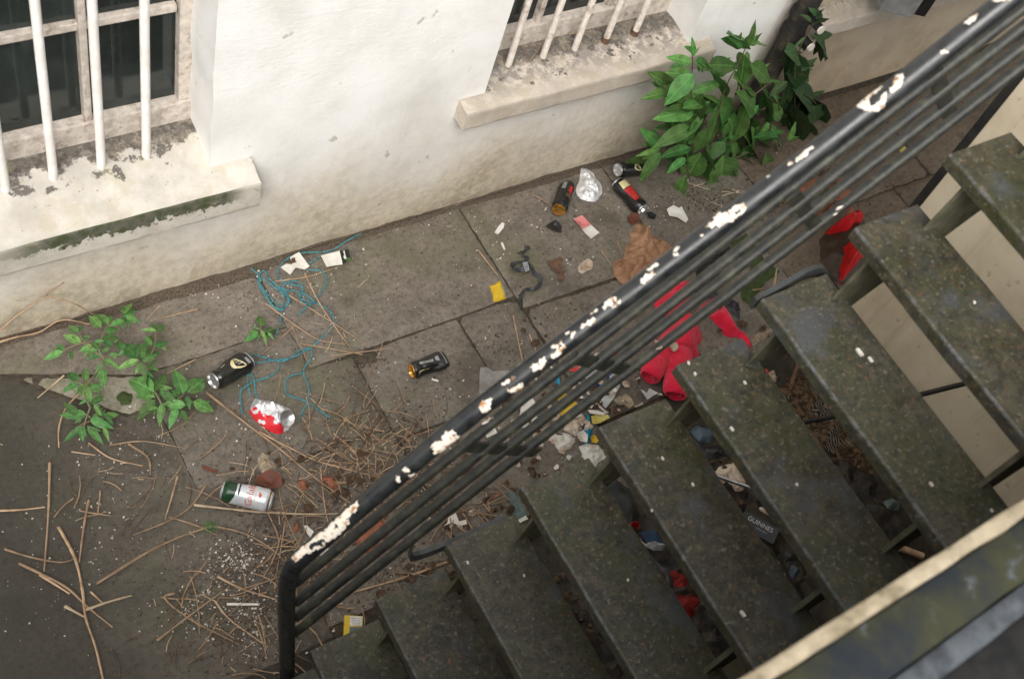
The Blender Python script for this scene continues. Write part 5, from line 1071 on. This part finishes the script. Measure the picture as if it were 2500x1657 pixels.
# ------------------------------------------------------------------ rubbish seen through the gaps between the treads
def heap():
    po = [Vector(p) for p in ((1.35, .30), (3.02, .30), (3.02, 1.0), (2.75, 1.06), (2.35, .98), (1.95, .88), (1.6, .8), (1.4, .72))]
    def f(p, d):
        q = Vector((p.x * 13, p.y * 13, 4)); ds = noise.voronoi(q)[0]
        return -.01 + sm(0, .12, d) * (.030 * (ds[1] - ds[0]) + .016 * noise.noise(q * 1.7) + .014)
    return patch(po, .022, f, .02, 77)
stuff(obj('rubbish_layer', heap(), 'rubbish', None, False))
U = [('zebra_cloth', 'crumpled zebra and leopard print cloth under the steps', 'cloth', 'zebra', 'zc', [(100, 310), (250, 190), (345, 175), (430, 270), (560, 400), (680, 560), (780, 700), (830, 860), (700, 830), (560, 760), (420, 720), (300, 580), (180, 420)], .08, .07, 15, .9, False),
     ('plastic_tub', 'grey blue plastic lid among the dark rubbish under the steps', 'lid', 'bluegrey', 'u4', [(670, 290), (720, 250), (820, 265), (870, 320), (800, 375), (720, 360)], .02, .02, 5, .1, True),
     ('tissue', 'stained tissue with a dark red corner under the steps', 'tissue', 'tissue', 'u4', [(870, 530), (985, 500), (1040, 570), (1075, 650), (1020, 740), (900, 700), (810, 620)], .03, .03, 24, .7, False),
     ('brown_paper', 'tan crumpled paper above the black lettered carton', 'paper', 'tissue', 'g', [(445, 265), (580, 275), (650, 205), (750, 225), (800, 320), (860, 380), (830, 450), (720, 390), (600, 325)], .03, .02, 20, .5, True),
     ('tan_wad', 'small tan paper wad below the glass bottle under the steps', 'paper', 'tissue', 'g', [(920, 1240), (1090, 1230), (1080, 1290), (1115, 1340), (1060, 1390), (950, 1330)], .03, .015, 20, .5, False),
     ('blue_cloth', 'dull blue rag right of the glass bottle under the steps', 'rag', 'bluegrey', 'g', [(1100, 1080), (1220, 1100), (1320, 1180), (1240, 1300), (1130, 1330)], .04, .03, 14, .5, True),
     ('grey_bag', 'dark grey bag under the fourth step', 'bag', 'dark_cloth', 'u4', [(20, 640), (120, 560), (260, 680), (330, 850), (290, 930), (200, 900), (90, 780)], .08, .05, 8, .6, True),
     ('red_rag', 'small bright red rag below the dark grey bag', 'rag', 'red_bag', 'u4', [(225, 945), (270, 920), (335, 925), (320, 955), (250, 972)], .06, .01, 14, .4, True),
     ('blue_rag', 'dark blue rag with a pale hem under the steps', 'rag', 'denim', 'u4', [(330, 985), (430, 960), (520, 1080), (500, 1160), (400, 1090)], .05, .03, 12, .6, True),
     ('pale_strip', 'pale blue cloth strip on the dark blue rag', 'cloth strip', 'film_white', 'u4', [(305, 1012), (390, 1060), (490, 1085), (505, 1125), (420, 1112), (370, 1080)], .065, .01, 20, .4, True),
     ('dark_bag', 'black bag filling the gap below the blue rag', 'bag', 'black_plastic', 'u4', [(260, 1060), (420, 1130), (560, 1240), (620, 1400), (520, 1400), (400, 1240)], .05, .05, 12, .6, True),
     ('red_cloth', 'large dark red cloth under the steps, nearest the street edge', 'cloth', 'dark_red', 'u4', [(470, 1260), (600, 1200), (690, 1330), (760, 1480), (720, 1580), (580, 1560), (520, 1420)], .05, .05, 16, .9, False),
     ('black_sack', 'black sack under the lid in the dark gap', 'bag', 'black_plastic', 'u4', [(620, 270), (700, 380), (800, 480), (960, 460), (880, 380), (780, 390)], .03, .03, 14, .7, True),
     ('dark_plate', 'round grey plate lying on the ground near the cream wall foot', 'plate', 'dark_cloth', 'zc', [(745, 1090), (800, 1075), (862, 1100), (865, 1140), (800, 1165), (750, 1140)], .015, .01, 5, .1, True),
     ('green_lump', 'dull green cloth lump right of the grey plate', 'rag', 'teal', 'zc', [(880, 1060), (940, 1030), (1000, 1060), (990, 1110), (920, 1135), (880, 1110)], .04, .03, 18, .6, True),
     ('pale_flake', 'pale plaster flake at the end of the zebra cloth', 'plaster flake', 'husk', 'zc', [(660, 840), (720, 770), (735, 810), (700, 850)], .03, .01, 20, .5, False),
     ('orange_scrap', 'orange scrap beside the zebra cloth end', 'scrap', 'cork', 'zc', [(485, 760), (550, 755), (560, 790), (510, 810)], .03, .01, 20, .5, False),
     ('dead_leaf', 'curled dry leaf beside the red flap under the steps', 'leaf', 'husk', 'zc', [(75, 165), (110, 150), (145, 200), (130, 232), (95, 212)], .02, .01, 20, .5, False),
     ('red_scrap', 'small red scrap in the gap under the fifth step', 'scrap', 'red_label', 'zc', [(25, 125), (48, 128), (78, 165), (62, 180)], .02, .01, 20, .3, False)]
for nm, lb, ct, m, k, P, h, w, fq, am, s_ in U: lump(nm, lb, ct, m, k, P, h, w, fq, am, None, s_)
bm = bmesh.new(); tube(bm, [G(Z('u4', (835, 595)), .05), G(Z('u4', (1110, 692)), .05)], .0075, 10); tag(obj('metal_tube', bm, 'alu', None, True), 'short dull metal tube lying across the stained tissue', 'tube')
bm = bmesh.new(); tube(bm, [G(Z('zc', (225, 290)), .02), G(Z('zc', (255, 180)), .05), G(Z('zc', (285, 105)), .07)], .008, 8); tag(obj('wooden_stick', bm, 'cork', None, True), 'brown wooden stick at the end of the zebra cloth', 'stick')
bm = bmesh.new(); tube(bm, [G(Z('zc', (930, 1365)), .03), G(Z('zc', (1150, 1445)), .03)], .012, 8); tag(obj('wooden_batten', bm, 'twig', None, True), 'dull wooden batten at the foot of the steps by the street edge', 'stick')
gl = thing('glass_bottle', 'dark glass bottle neck glinting under the steps', 'bottle', G(Z('g', (900, 1060)))); A = G(Z('g', (760, 960)), .03) - gl.location; B = G(Z('g', (930, 1120)), .03) - gl.location
bm = bmesh.new(); tube(bm, [A + (B - A) * t for t in (-1.5, -.3, .1, .5, .8, 1)], lambda k: .032 if k < .3 else .032 - .018 * sm(.3, .75, k), 16); obj('bottle_glass', bm, 'glass', gl, True)
bm = bmesh.new(); tube(bm, [A + (B - A) * t for t in (.93, 1.06)], .0165, 16); obj('bottle_lip', bm, 'glass', gl, True)
# black carton with the lettering
P0, P1 = G(Z('g', (440, 395)), .075), G(Z('g', (875, 635)), .075)
ct = thing('carton', 'black carton with cream lettering lying in the dark under the steps', 'carton', ((P0.x + P1.x) / 2, (P0.y + P1.y) / 2, 0), math.atan2(P1.y - P0.y, P1.x - P0.x)); LW = (P1 - P0).length
bm = bmesh.new()
prof = [(.07, 0), (.07, .05), (.055, .074), (.02, .083), (-.035, .068), (-.055, .045), (-.06, 0)]
rows = [[bm.verts.new((x, y, z)) for y, z in prof] for x in (-LW / 2 - .012, -LW / 2, LW / 2, LW / 2 + .012)]
for u, v in zip(rows, rows[1:]):
    for k in range(len(prof)): bm.faces.new((u[k], u[(k + 1) % 7], v[(k + 1) % 7], v[k]))
bm.faces.new(rows[0]); bm.faces.new(rows[-1][::-1]); bmesh.ops.recalc_face_normals(bm, faces=bm.faces); obj('carton_body', bm, 'can_black', ct)
def carton_text(txt, size, s0, mat, x0=0.0):
    me = text_mesh(txt, size); a, b = Vector((0, .02, .083)), Vector((0, -.035, .068)); dn = (b - a).normalized(); nn = Vector((1, 0, 0)).cross(dn); nn = nn if nn.z > 0 else -nn
    for v in me.vertices: v.co = a + dn * (s0 - v.co.y) + Vector((v.co.x + x0, 0, 0)) + nn * .0012
    me.materials.clear(); obj('lettering', me, mat, ct)
carton_text('GUINNES', .0225, .018, 'white_print'); carton_text('DRAUGHT', .009, .036, 'grey_print', .012)
# ------------------------------------------------------------------ dry stems
TW = [('d', [(478, 907), (565, 975), (647, 1037), (720, 1097), (811, 1163), (850, 1190)], .0056, 'longest straight dry stem running from the dented can to the handrail'),
      ('d', [(599, 997), (672, 1035), (744, 1068), (884, 1104)], .0042, 'grey dry stem fanning right from the longest stem'), ('d', [(448, 1166), (520, 1174), (599, 1182), (700, 1187), (785, 1186)], .0056, 'long bare stem lying in front of the pale silver can'),
      ('d', [(223, 1348), (359, 1265), (469, 1221), (510, 1218), (572, 1235), (625, 1266), (660, 1298)], .0048, 'long arched dry stem between the dark slab and the railing post'), ('d', [(476, 1119), (440, 1170), (384, 1205), (308, 1235)], .004, 'curved dry stem left of the long bare stem'),
      ('d', [(115, 1069), (112, 1177), (102, 1320)], .0052, 'straight dry stem pointing up the dark slab, leftmost of the tall ones'), ('d', [(-10, 1180), (50, 1177), (104, 1171)], .0048, 'dry stem entering from the left edge'), ('d', [(205, 1155), (194, 1213), (183, 1298)], .005, 'short upright dry stem right of the leftmost tall one'),
      ('d', [(135, 1217), (172, 1287), (190, 1360), (198, 1426), (220, 1492), (238, 1568), (245, 1600)], .0056, 'longest dry stem on the dark slab, leaving the bottom edge'), ('d', [(11, 1268), (70, 1286), (139, 1298), (178, 1288)], .0045, 'dry stem lying almost level near the left edge'), ('d', [(44, 1301), (147, 1352), (202, 1401), (260, 1448)], .0052, 'dry stem crossing the longest one on the dark slab'),
      ('d', [(92, 1327), (161, 1371)], .006, 'short thick dry stem on the dark slab'), ('d', [(194, 1410), (250, 1390), (304, 1375)], .0055, 'pale thick dry stem crossing on the dark slab'), ('d', [(150, 1400), (198, 1426)], .006, 'shortest dark stem under the pale thick one'), ('d', [(209, 1366), (238, 1393)], .004, 'short dry stem right of the crossing stems'),
      ('d', [(403, 1370), (381, 1382), (440, 1430), (553, 1488)], .0045, 'hooked dry stem below the white flakes'), ('d', [(363, 1479), (432, 1426), (531, 1353)], .0045, 'dry stem rising right through the white flakes'), ('d', [(495, 1386), (531, 1430), (619, 1494)], .004, 'dry stem falling right below the white flakes'), ('d', [(502, 1331), (561, 1360), (638, 1384)], .005, 'dry stem touching the railing post from the left'),
      ('d', [(205, 1023), (256, 1058), (330, 1076)], .004, 'curved dry stem under the low weed'), ('d', [(165, 1043), (220, 1051)], .004, 'short dry stem left under the low weed'), ('d', [(297, 1025), (341, 1056), (348, 1096)], .0052, 'kinked dry stem right of the low weed'), ('d', [(253, 1028), (330, 1019), (421, 1034)], .003, 'thin level dry stem beside the kinked one'), ('d', [(410, 1100), (396, 1151), (381, 1199)], .004, 'upright dry stem on the slab joint'),
      ('d', [(614, 701), (698, 762), (741, 786), (798, 795)], .0042, 'dry stem from the rope coil curving right'), ('d', [(668, 682), (756, 737), (846, 796)], .0036, 'straight dry stem crossing the rope to the dark tuft'), ('d', [(635, 650), (710, 639), (783, 616)], .003, 'thin stem under the torn papers by the wall'), ('d', [(704, 632), (737, 698), (777, 759), (810, 804)], .0038, 'dry stem running down from the torn paper'),
      ('d', [(674, 752), (710, 834)], .0035, 'short stem below the rope coil'), ('d', [(683, 751), (605, 818)], .0028, 'thin stem right of the small sprig'), ('d', [(692, 793), (840, 819)], .0036, 'dry stem pointing at the dark tuft'), ('d', [(765, 822), (903, 804)], .0026, 'thin stem through the dark tuft'), ('d', [(861, 840), (846, 898)], .003, 'short stem below the dark tuft'), ('d', [(884, 790), (872, 838)], .0025, 'upright wisp above the dark tuft'),
      ('d', [(148, 867), (87, 919)], .0045, 'dry stem on the pale slab under the weeds'), ('d', [(203, 880), (187, 903), (151, 945), (136, 990), (136, 1033)], .0045, 'bowed dry stem left of the low weed'), ('d', [(456, 714), (347, 741)], .003, 'dry stem right of the tallest weed'), ('d', [(370, 706), (340, 736)], .003, 'short stem against the wall right of the weeds'), ('d', [(452, 830), (383, 864)], .0028, 'thin stem above the dented black can'),
      ('d', [(1036, 1297), (960, 1325), (875, 1351), (747, 1385)], .0052, 'long straight stem between the rails and the second step'), ('d', [(1230, 448), (1285, 480)], .004, 'twig pointing at the black can with the red patch'), ('d', [(1105, 578), (1150, 636)], .0035, 'thin twig lying in the slab joint'), ('d', [(1389, 578), (1415, 617)], .0045, 'short twig pointing at the brown paper bag'), ('d', [(1425, 557), (1438, 588)], .004, 'shortest twig beside the brown paper bag'),
      ('d', [(1186, 729), (1198, 790), (1209, 843)], .0045, 'upright twig just above the handrail'), ('d', [(1223, 772), (1242, 819)], .004, 'shorter twig beside the upright one above the handrail'), ('d', [(985, 955), (992, 1010)], .003, 'vertical wisp by the handrail'), ('d', [(830, 1080), (850, 1150)], .0045, 'stem crossing under the handrail, left one'), ('d', [(853, 1160), (890, 1205)], .005, 'short thick stem end under the handrail'), ('d', [(770, 1000), (824, 1052), (812, 1105), (760, 1120)], .0038, 'hooked stem in the tangle'),
      ('d', [(640, 1100), (655, 1180), (700, 1280)], .003, 'thin stem hanging across the long bare stem'), ('d', [(560, 1180), (590, 1080), (655, 1030)], .003, 'thin arched stem above the pale silver can'), ('d', [(660, 1200), (650, 1260), (640, 1320)], .0032, 'thin stem near the little white triangle'), ('d', [(740, 1080), (752, 1180), (765, 1225)], .0032, 'stem crossing the long bare stem near its right end')]
for k, P, r, lb in TW: stalk('twig', lb, [G(Z(k, p), r + .004 + .004 * (i % 2)) for i, p in enumerate(P)], r * .72, 'twig_pale' if 'pale' in lb else 'twig', 'dry stems on the paving')
stalk('twig', 'dead stalk leaning against the wall at the far left', [pl(D(0, 764), 1, 2.25), pl(D(40, 728), 1, 2.26), pl(D(100, 687), 1, 2.27), pl(D(148, 652), 1, 2.275)], .003, 'twig', 'dry stems on the paving')
stalk('twig', 'forked dead stalk falling from the wall towards the tallest weed', [pl(D(105, 684), 1, 2.262), pl(D(169, 700), 1, 2.23), G(D(223, 731), .06), G(D(260, 755), .03)], .0026, 'twig', 'dry stems on the paving')
stalk('twig', 'dry stem along the foot of the wall at the far left', [G(D(-8, 792), .02), G(D(40, 778), .03), G(D(91, 767), .02), G(D(142, 739), .04), G(D(208, 749), .03)], .0035, 'twig', 'dry stems on the paving')
def fine_stems(centers, n, lmin, lmax, r, seed, name):
    rr = random.Random(seed); bm = bmesh.new()
    for _ in range(n):
        cx, cy, sx, sy, base = rr.choice(centers); p = (rr.gauss(cx, sx), rr.gauss(cy, sy))
        A = G(D(*p), rr.uniform(.002, .014)); a = rr.gauss(base, 1.0); L = rr.uniform(lmin, lmax) * rr.uniform(.5, 1); bend = rr.uniform(-.5, .5)
        pts = [A]
        for i in range(3):
            a += bend * .5; q = pts[-1] + Vector((math.cos(a), math.sin(a), 0)) * L / 3; q.z = max(.002, A.z + rr.uniform(-.005, .006)); pts.append(q)
        if any(q.y > 2.24 for q in pts): continue
        tube(bm, pts, r * rr.uniform(.6, 1.3), 4, False)
    return bm
cl = [(720, 1090, 95, 45, -.6), (760, 1060, 105, 55, -.5), (880, 1060, 75, 60, -.3), (860, 1040, 95, 60, .1), (800, 1010, 90, 45, .3), (900, 1010, 70, 40, 1), (720, 1190, 80, 70, 1.2), (560, 1380, 100, 80, -.2), (560, 1480, 110, 60, .4), (790, 1330, 90, 60, .1), (920, 1250, 90, 60, -.5), (300, 1150, 130, 80, .2), (700, 1320, 50, 60, .5), (1080, 1180, 60, 40, -.8), (960, 1120, 80, 50, -.4)]
stuff(obj('fine_dry_stems', fine_stems(cl, 250, .04, .2, .0019, 2, 'a'), 'twig'))
stuff(obj('dark_fine_stems', fine_stems(cl, 330, .03, .15, .0014, 12, 'c'), 'twig_dark'))
stuff(obj('pale_straw', fine_stems(cl + [(760, 760, 60, 60, .4), (1250, 1000, 90, 60, 0), (1640, 440, 40, 20, 0)], 120, .02, .11, .0013, 6, 'b'), 'twig_pale'))
# flakes of paint and grit
def flakes(spots, seed, zoff=.003, smin=.0018, smax=.0075):
    rr = random.Random(seed); bm = bmesh.new()
    for cx, cy, sx, sy, n, big in spots:
        for _ in range(n):
            p = G(D(rr.gauss(cx, sx), rr.gauss(cy, sy)), 0)
            if p.y > 2.26: continue
            s = (smin + (smax - smin) * rr.random() ** 3) * big; h = s * .35; a = rr.uniform(0, 6.3); m = rr.choice((4, 5))
            v = []
            for i in range(m):
                t = a + i * 6.283 / m; q = s * rr.uniform(.6, 1.2); v.append((math.cos(t) * q, math.sin(t) * q * rr.uniform(.5, 1)))
            lo = [bm.verts.new((p.x + x, p.y + y, zoff - .004)) for x, y in v]; hi = [bm.verts.new((p.x + x * .8, p.y + y * .8, zoff + h)) for x, y in v]
            bm.faces.new(hi)
            for i in range(m): bm.faces.new((lo[i], lo[(i + 1) % m], hi[(i + 1) % m], hi[i]))
    bmesh.ops.recalc_face_normals(bm, faces=bm.faces); return bm
FS = [(545, 1300, 30, 30, 260, .8), (480, 1400, 50, 40, 200, .7), (600, 1450, 40, 60, 120, .7), (590, 1430, 30, 40, 90, .8), (330, 1040, 70, 40, 60, .6), (220, 1140, 100, 70, 70, .6), (300, 1250, 110, 90, 80, .55), (700, 820, 200, 150, 140, .8), (1300, 560, 170, 90, 160, .8), (480, 660, 200, 25, 120, .7), (1000, 510, 140, 20, 60, .8), (900, 1000, 200, 120, 150, .7), (800, 1280, 150, 90, 130, .8), (1250, 900, 120, 90, 90, .9), (120, 1400, 120, 120, 60, .6), (560, 980, 90, 50, 40, .8), (1560, 470, 70, 40, 40, .8)]
stuff(obj('paint_flakes', flakes(FS, 5), 'flake'))
stuff(obj('dark_grit', flakes([(x, y, sx * 1.1, sy * 1.1, int(n * 1.6), b * .9) for x, y, sx, sy, n, b in FS] + [(850, 835, 20, 12, 60, 1.4), (860, 1080, 130, 80, 700, .9), (700, 1200, 100, 100, 500, .9), (560, 1420, 80, 80, 500, .9), (820, 1330, 120, 70, 500, 1)], 8, .0025), 'grit'))
stuff(obj('brown_leaf_litter', flakes([(900, 1040, 90, 60, 300, .8), (760, 1250, 100, 70, 300, .9), (900, 1300, 90, 60, 380, 1.2), (1250, 900, 110, 80, 260, .9), (700, 1180, 60, 60, 160, 1), (1360, 1320, 40, 70, 160, 2), (1700, 1120, 60, 80, 90, 1.6), (1540, 1280, 50, 90, 50, 1.6), (1850, 850, 40, 40, 80, 1.4), (980, 1480, 60, 60, 220, 1.5), (1900, 430, 80, 40, 260, 1.2), (1660, 460, 60, 20, 160, 1)], 13, .003, .002, .007), 'leaf_litter'))
def crumbs(spots, seed, smin, smax):
    rr = random.Random(seed); bm = bmesh.new()
    for cx, cy, sx, sy, n in spots:
        for _ in range(n):
            p = G(D(rr.gauss(cx, sx), rr.gauss(cy, sy)), 0); s_ = rr.uniform(smin, smax); a = rr.uniform(0, 6.3); z = rr.uniform(.004, .02)
            ring = [bm.verts.new((p.x + math.cos(a + k * 1.05) * s_ * rr.uniform(.4, 1.1), p.y + math.sin(a + k * 1.05) * s_ * rr.uniform(.3, 1), z + rr.uniform(-.003, .008))) for k in range(6)]
            c = bm.verts.new((p.x, p.y, z + rr.uniform(.0, .012)))
            for k in range(6): bm.faces.new((ring[k], ring[(k + 1) % 6], c))
    bmesh.ops.recalc_face_normals(bm, faces=bm.faces); return bm
RZ = [(1330, 930, 70, 70, 30), (1270, 1020, 60, 40, 16), (1420, 900, 50, 50, 14)]
stuff(obj('pale_litter', crumbs(RZ + [(1040, 1200, 50, 30, 6), (1700, 1130, 40, 50, 2)], 3, .008, .020), 'tissue'))
stuff(obj('white_litter', crumbs(RZ, 5, .005, .014), 'paper'))
stuff(obj('brown_litter', crumbs([(1330, 930, 90, 80, 70), (1150, 1130, 90, 60, 40), (1000, 1380, 60, 80, 40), (1300, 1350, 40, 70, 22), (1720, 1120, 50, 80, 10), (1700, 760, 40, 30, 12), (740, 1130, 70, 50, 26), (1880, 440, 50, 30, 30)], 6, .008, .022), 'leaf_litter'))
# earth against the foot of the wall
rr = random.Random(3); pts = []
bm = bmesh.new(); rows = []
for i in range(170):
    x = -.6 + i * 4.0 / 169; w = .004 + .016 * noise.noise(Vector((x * 5, 0, 0))) + (.03 * sm(.7, .85, x) * sm(1.45, 1.25, x)); h = .006 + .008 * noise.noise(Vector((x * 9, 3, 0)))
    rows.append([bm.verts.new((x, 2.283 - w - .03, -.008)), bm.verts.new((x, 2.283 - w, .001 + h * .3)), bm.verts.new((x, 2.275, .006 + h)), bm.verts.new((x, 2.30, .006 + h))])
for u, v in zip(rows, rows[1:]):
    for k in range(3): bm.faces.new((u[k], v[k], v[k + 1], u[k + 1]))
bmesh.ops.recalc_face_normals(bm, faces=bm.faces); stuff(obj('wall_foot_dirt', bm, 'grit', None, True))
lump('dark_tuft', 'clump of dark wet roots where two slabs meet', 'clump', 'soil', 'r', [(1440, 1000), (1500, 950), (1570, 930), (1640, 980), (1630, 1040), (1560, 1055), (1480, 1050)], .02, .03, 40, .8, .008)
lump('moss_clump', 'dark green moss clump on the pale slab under the weeds', 'moss', 'moss', 'w', [(890, 1160), (940, 1110), (1010, 1130), (1000, 1200), (920, 1225)], .012, .02, 40, .7, .008)
ORD = ['lowest', 'second', 'third', 'fourth', 'fifth', 'sixth', 'seventh', 'eighth', 'top']
FLU = {}
def FL(j, y, sz):
    w = 'near its wall end' if y > .62 else ('near its street end' if y < .38 else 'at its middle')
    k = (j, w); FLU[k] = FLU.get(k, 0) + 1
    return ('large' if sz > 5 else 'small') + ' white flake on the %s step up, %s%s' % (ORD[j], w, '' if FLU[k] == 1 else (', the rightmost one' if FLU[k] == 2 else ', the lower one' if FLU[k] == 3 else ', the leftmost'))
for i, (x, y, s) in enumerate([(1715, 1418, 7), (1690, 992, 5), (1720, 885, 4), (1985, 815, 9), (2010, 832, 6), (1530, 1060, 4), (1600, 1120, 4), (1080, 1300, 4), (1210, 1330, 3), (1840, 1120, 3), (2150, 1120, 5), (2290, 1180, 3), (1505, 1180, 3), (1945, 1050, 3), (1590, 840, 4), (1605, 865, 4), (2250, 700, 3), (1450, 1340, 3)]):
    zt = None
    for j in range(8, -1, -1):
        z = RI * (2 + j); p = G(D(x, y), z)
        if X0 + GO * j < p.x < X0 + GO * j + .205 and Y1 < p.y < Y0: zt = z; jt = j; break
    if zt is None: continue
    bm = bmesh.new(); m = 6; a0 = i; hi = [bm.verts.new((p.x + math.cos(a0 + k * 6.283 / m) * s * .0010 * (.6 + .5 * ((k * 7 + i) % 3) / 2), p.y + math.sin(a0 + k * 6.283 / m) * s * .0013, zt + .005)) for k in range(m)]
    lo = [bm.verts.new((v.co.x * 1, v.co.y, zt + .0005)) for v in hi]; bm.faces.new(hi)
    for k in range(m): bm.faces.new((lo[k], lo[(k + 1) % m], hi[(k + 1) % m], hi[k]))
    bmesh.ops.recalc_face_normals(bm, faces=bm.faces)
    tag(obj('paint_flake', bm, 'flake'), FL(jt, p.y, s), 'flake', 'white flakes on the stair treads')
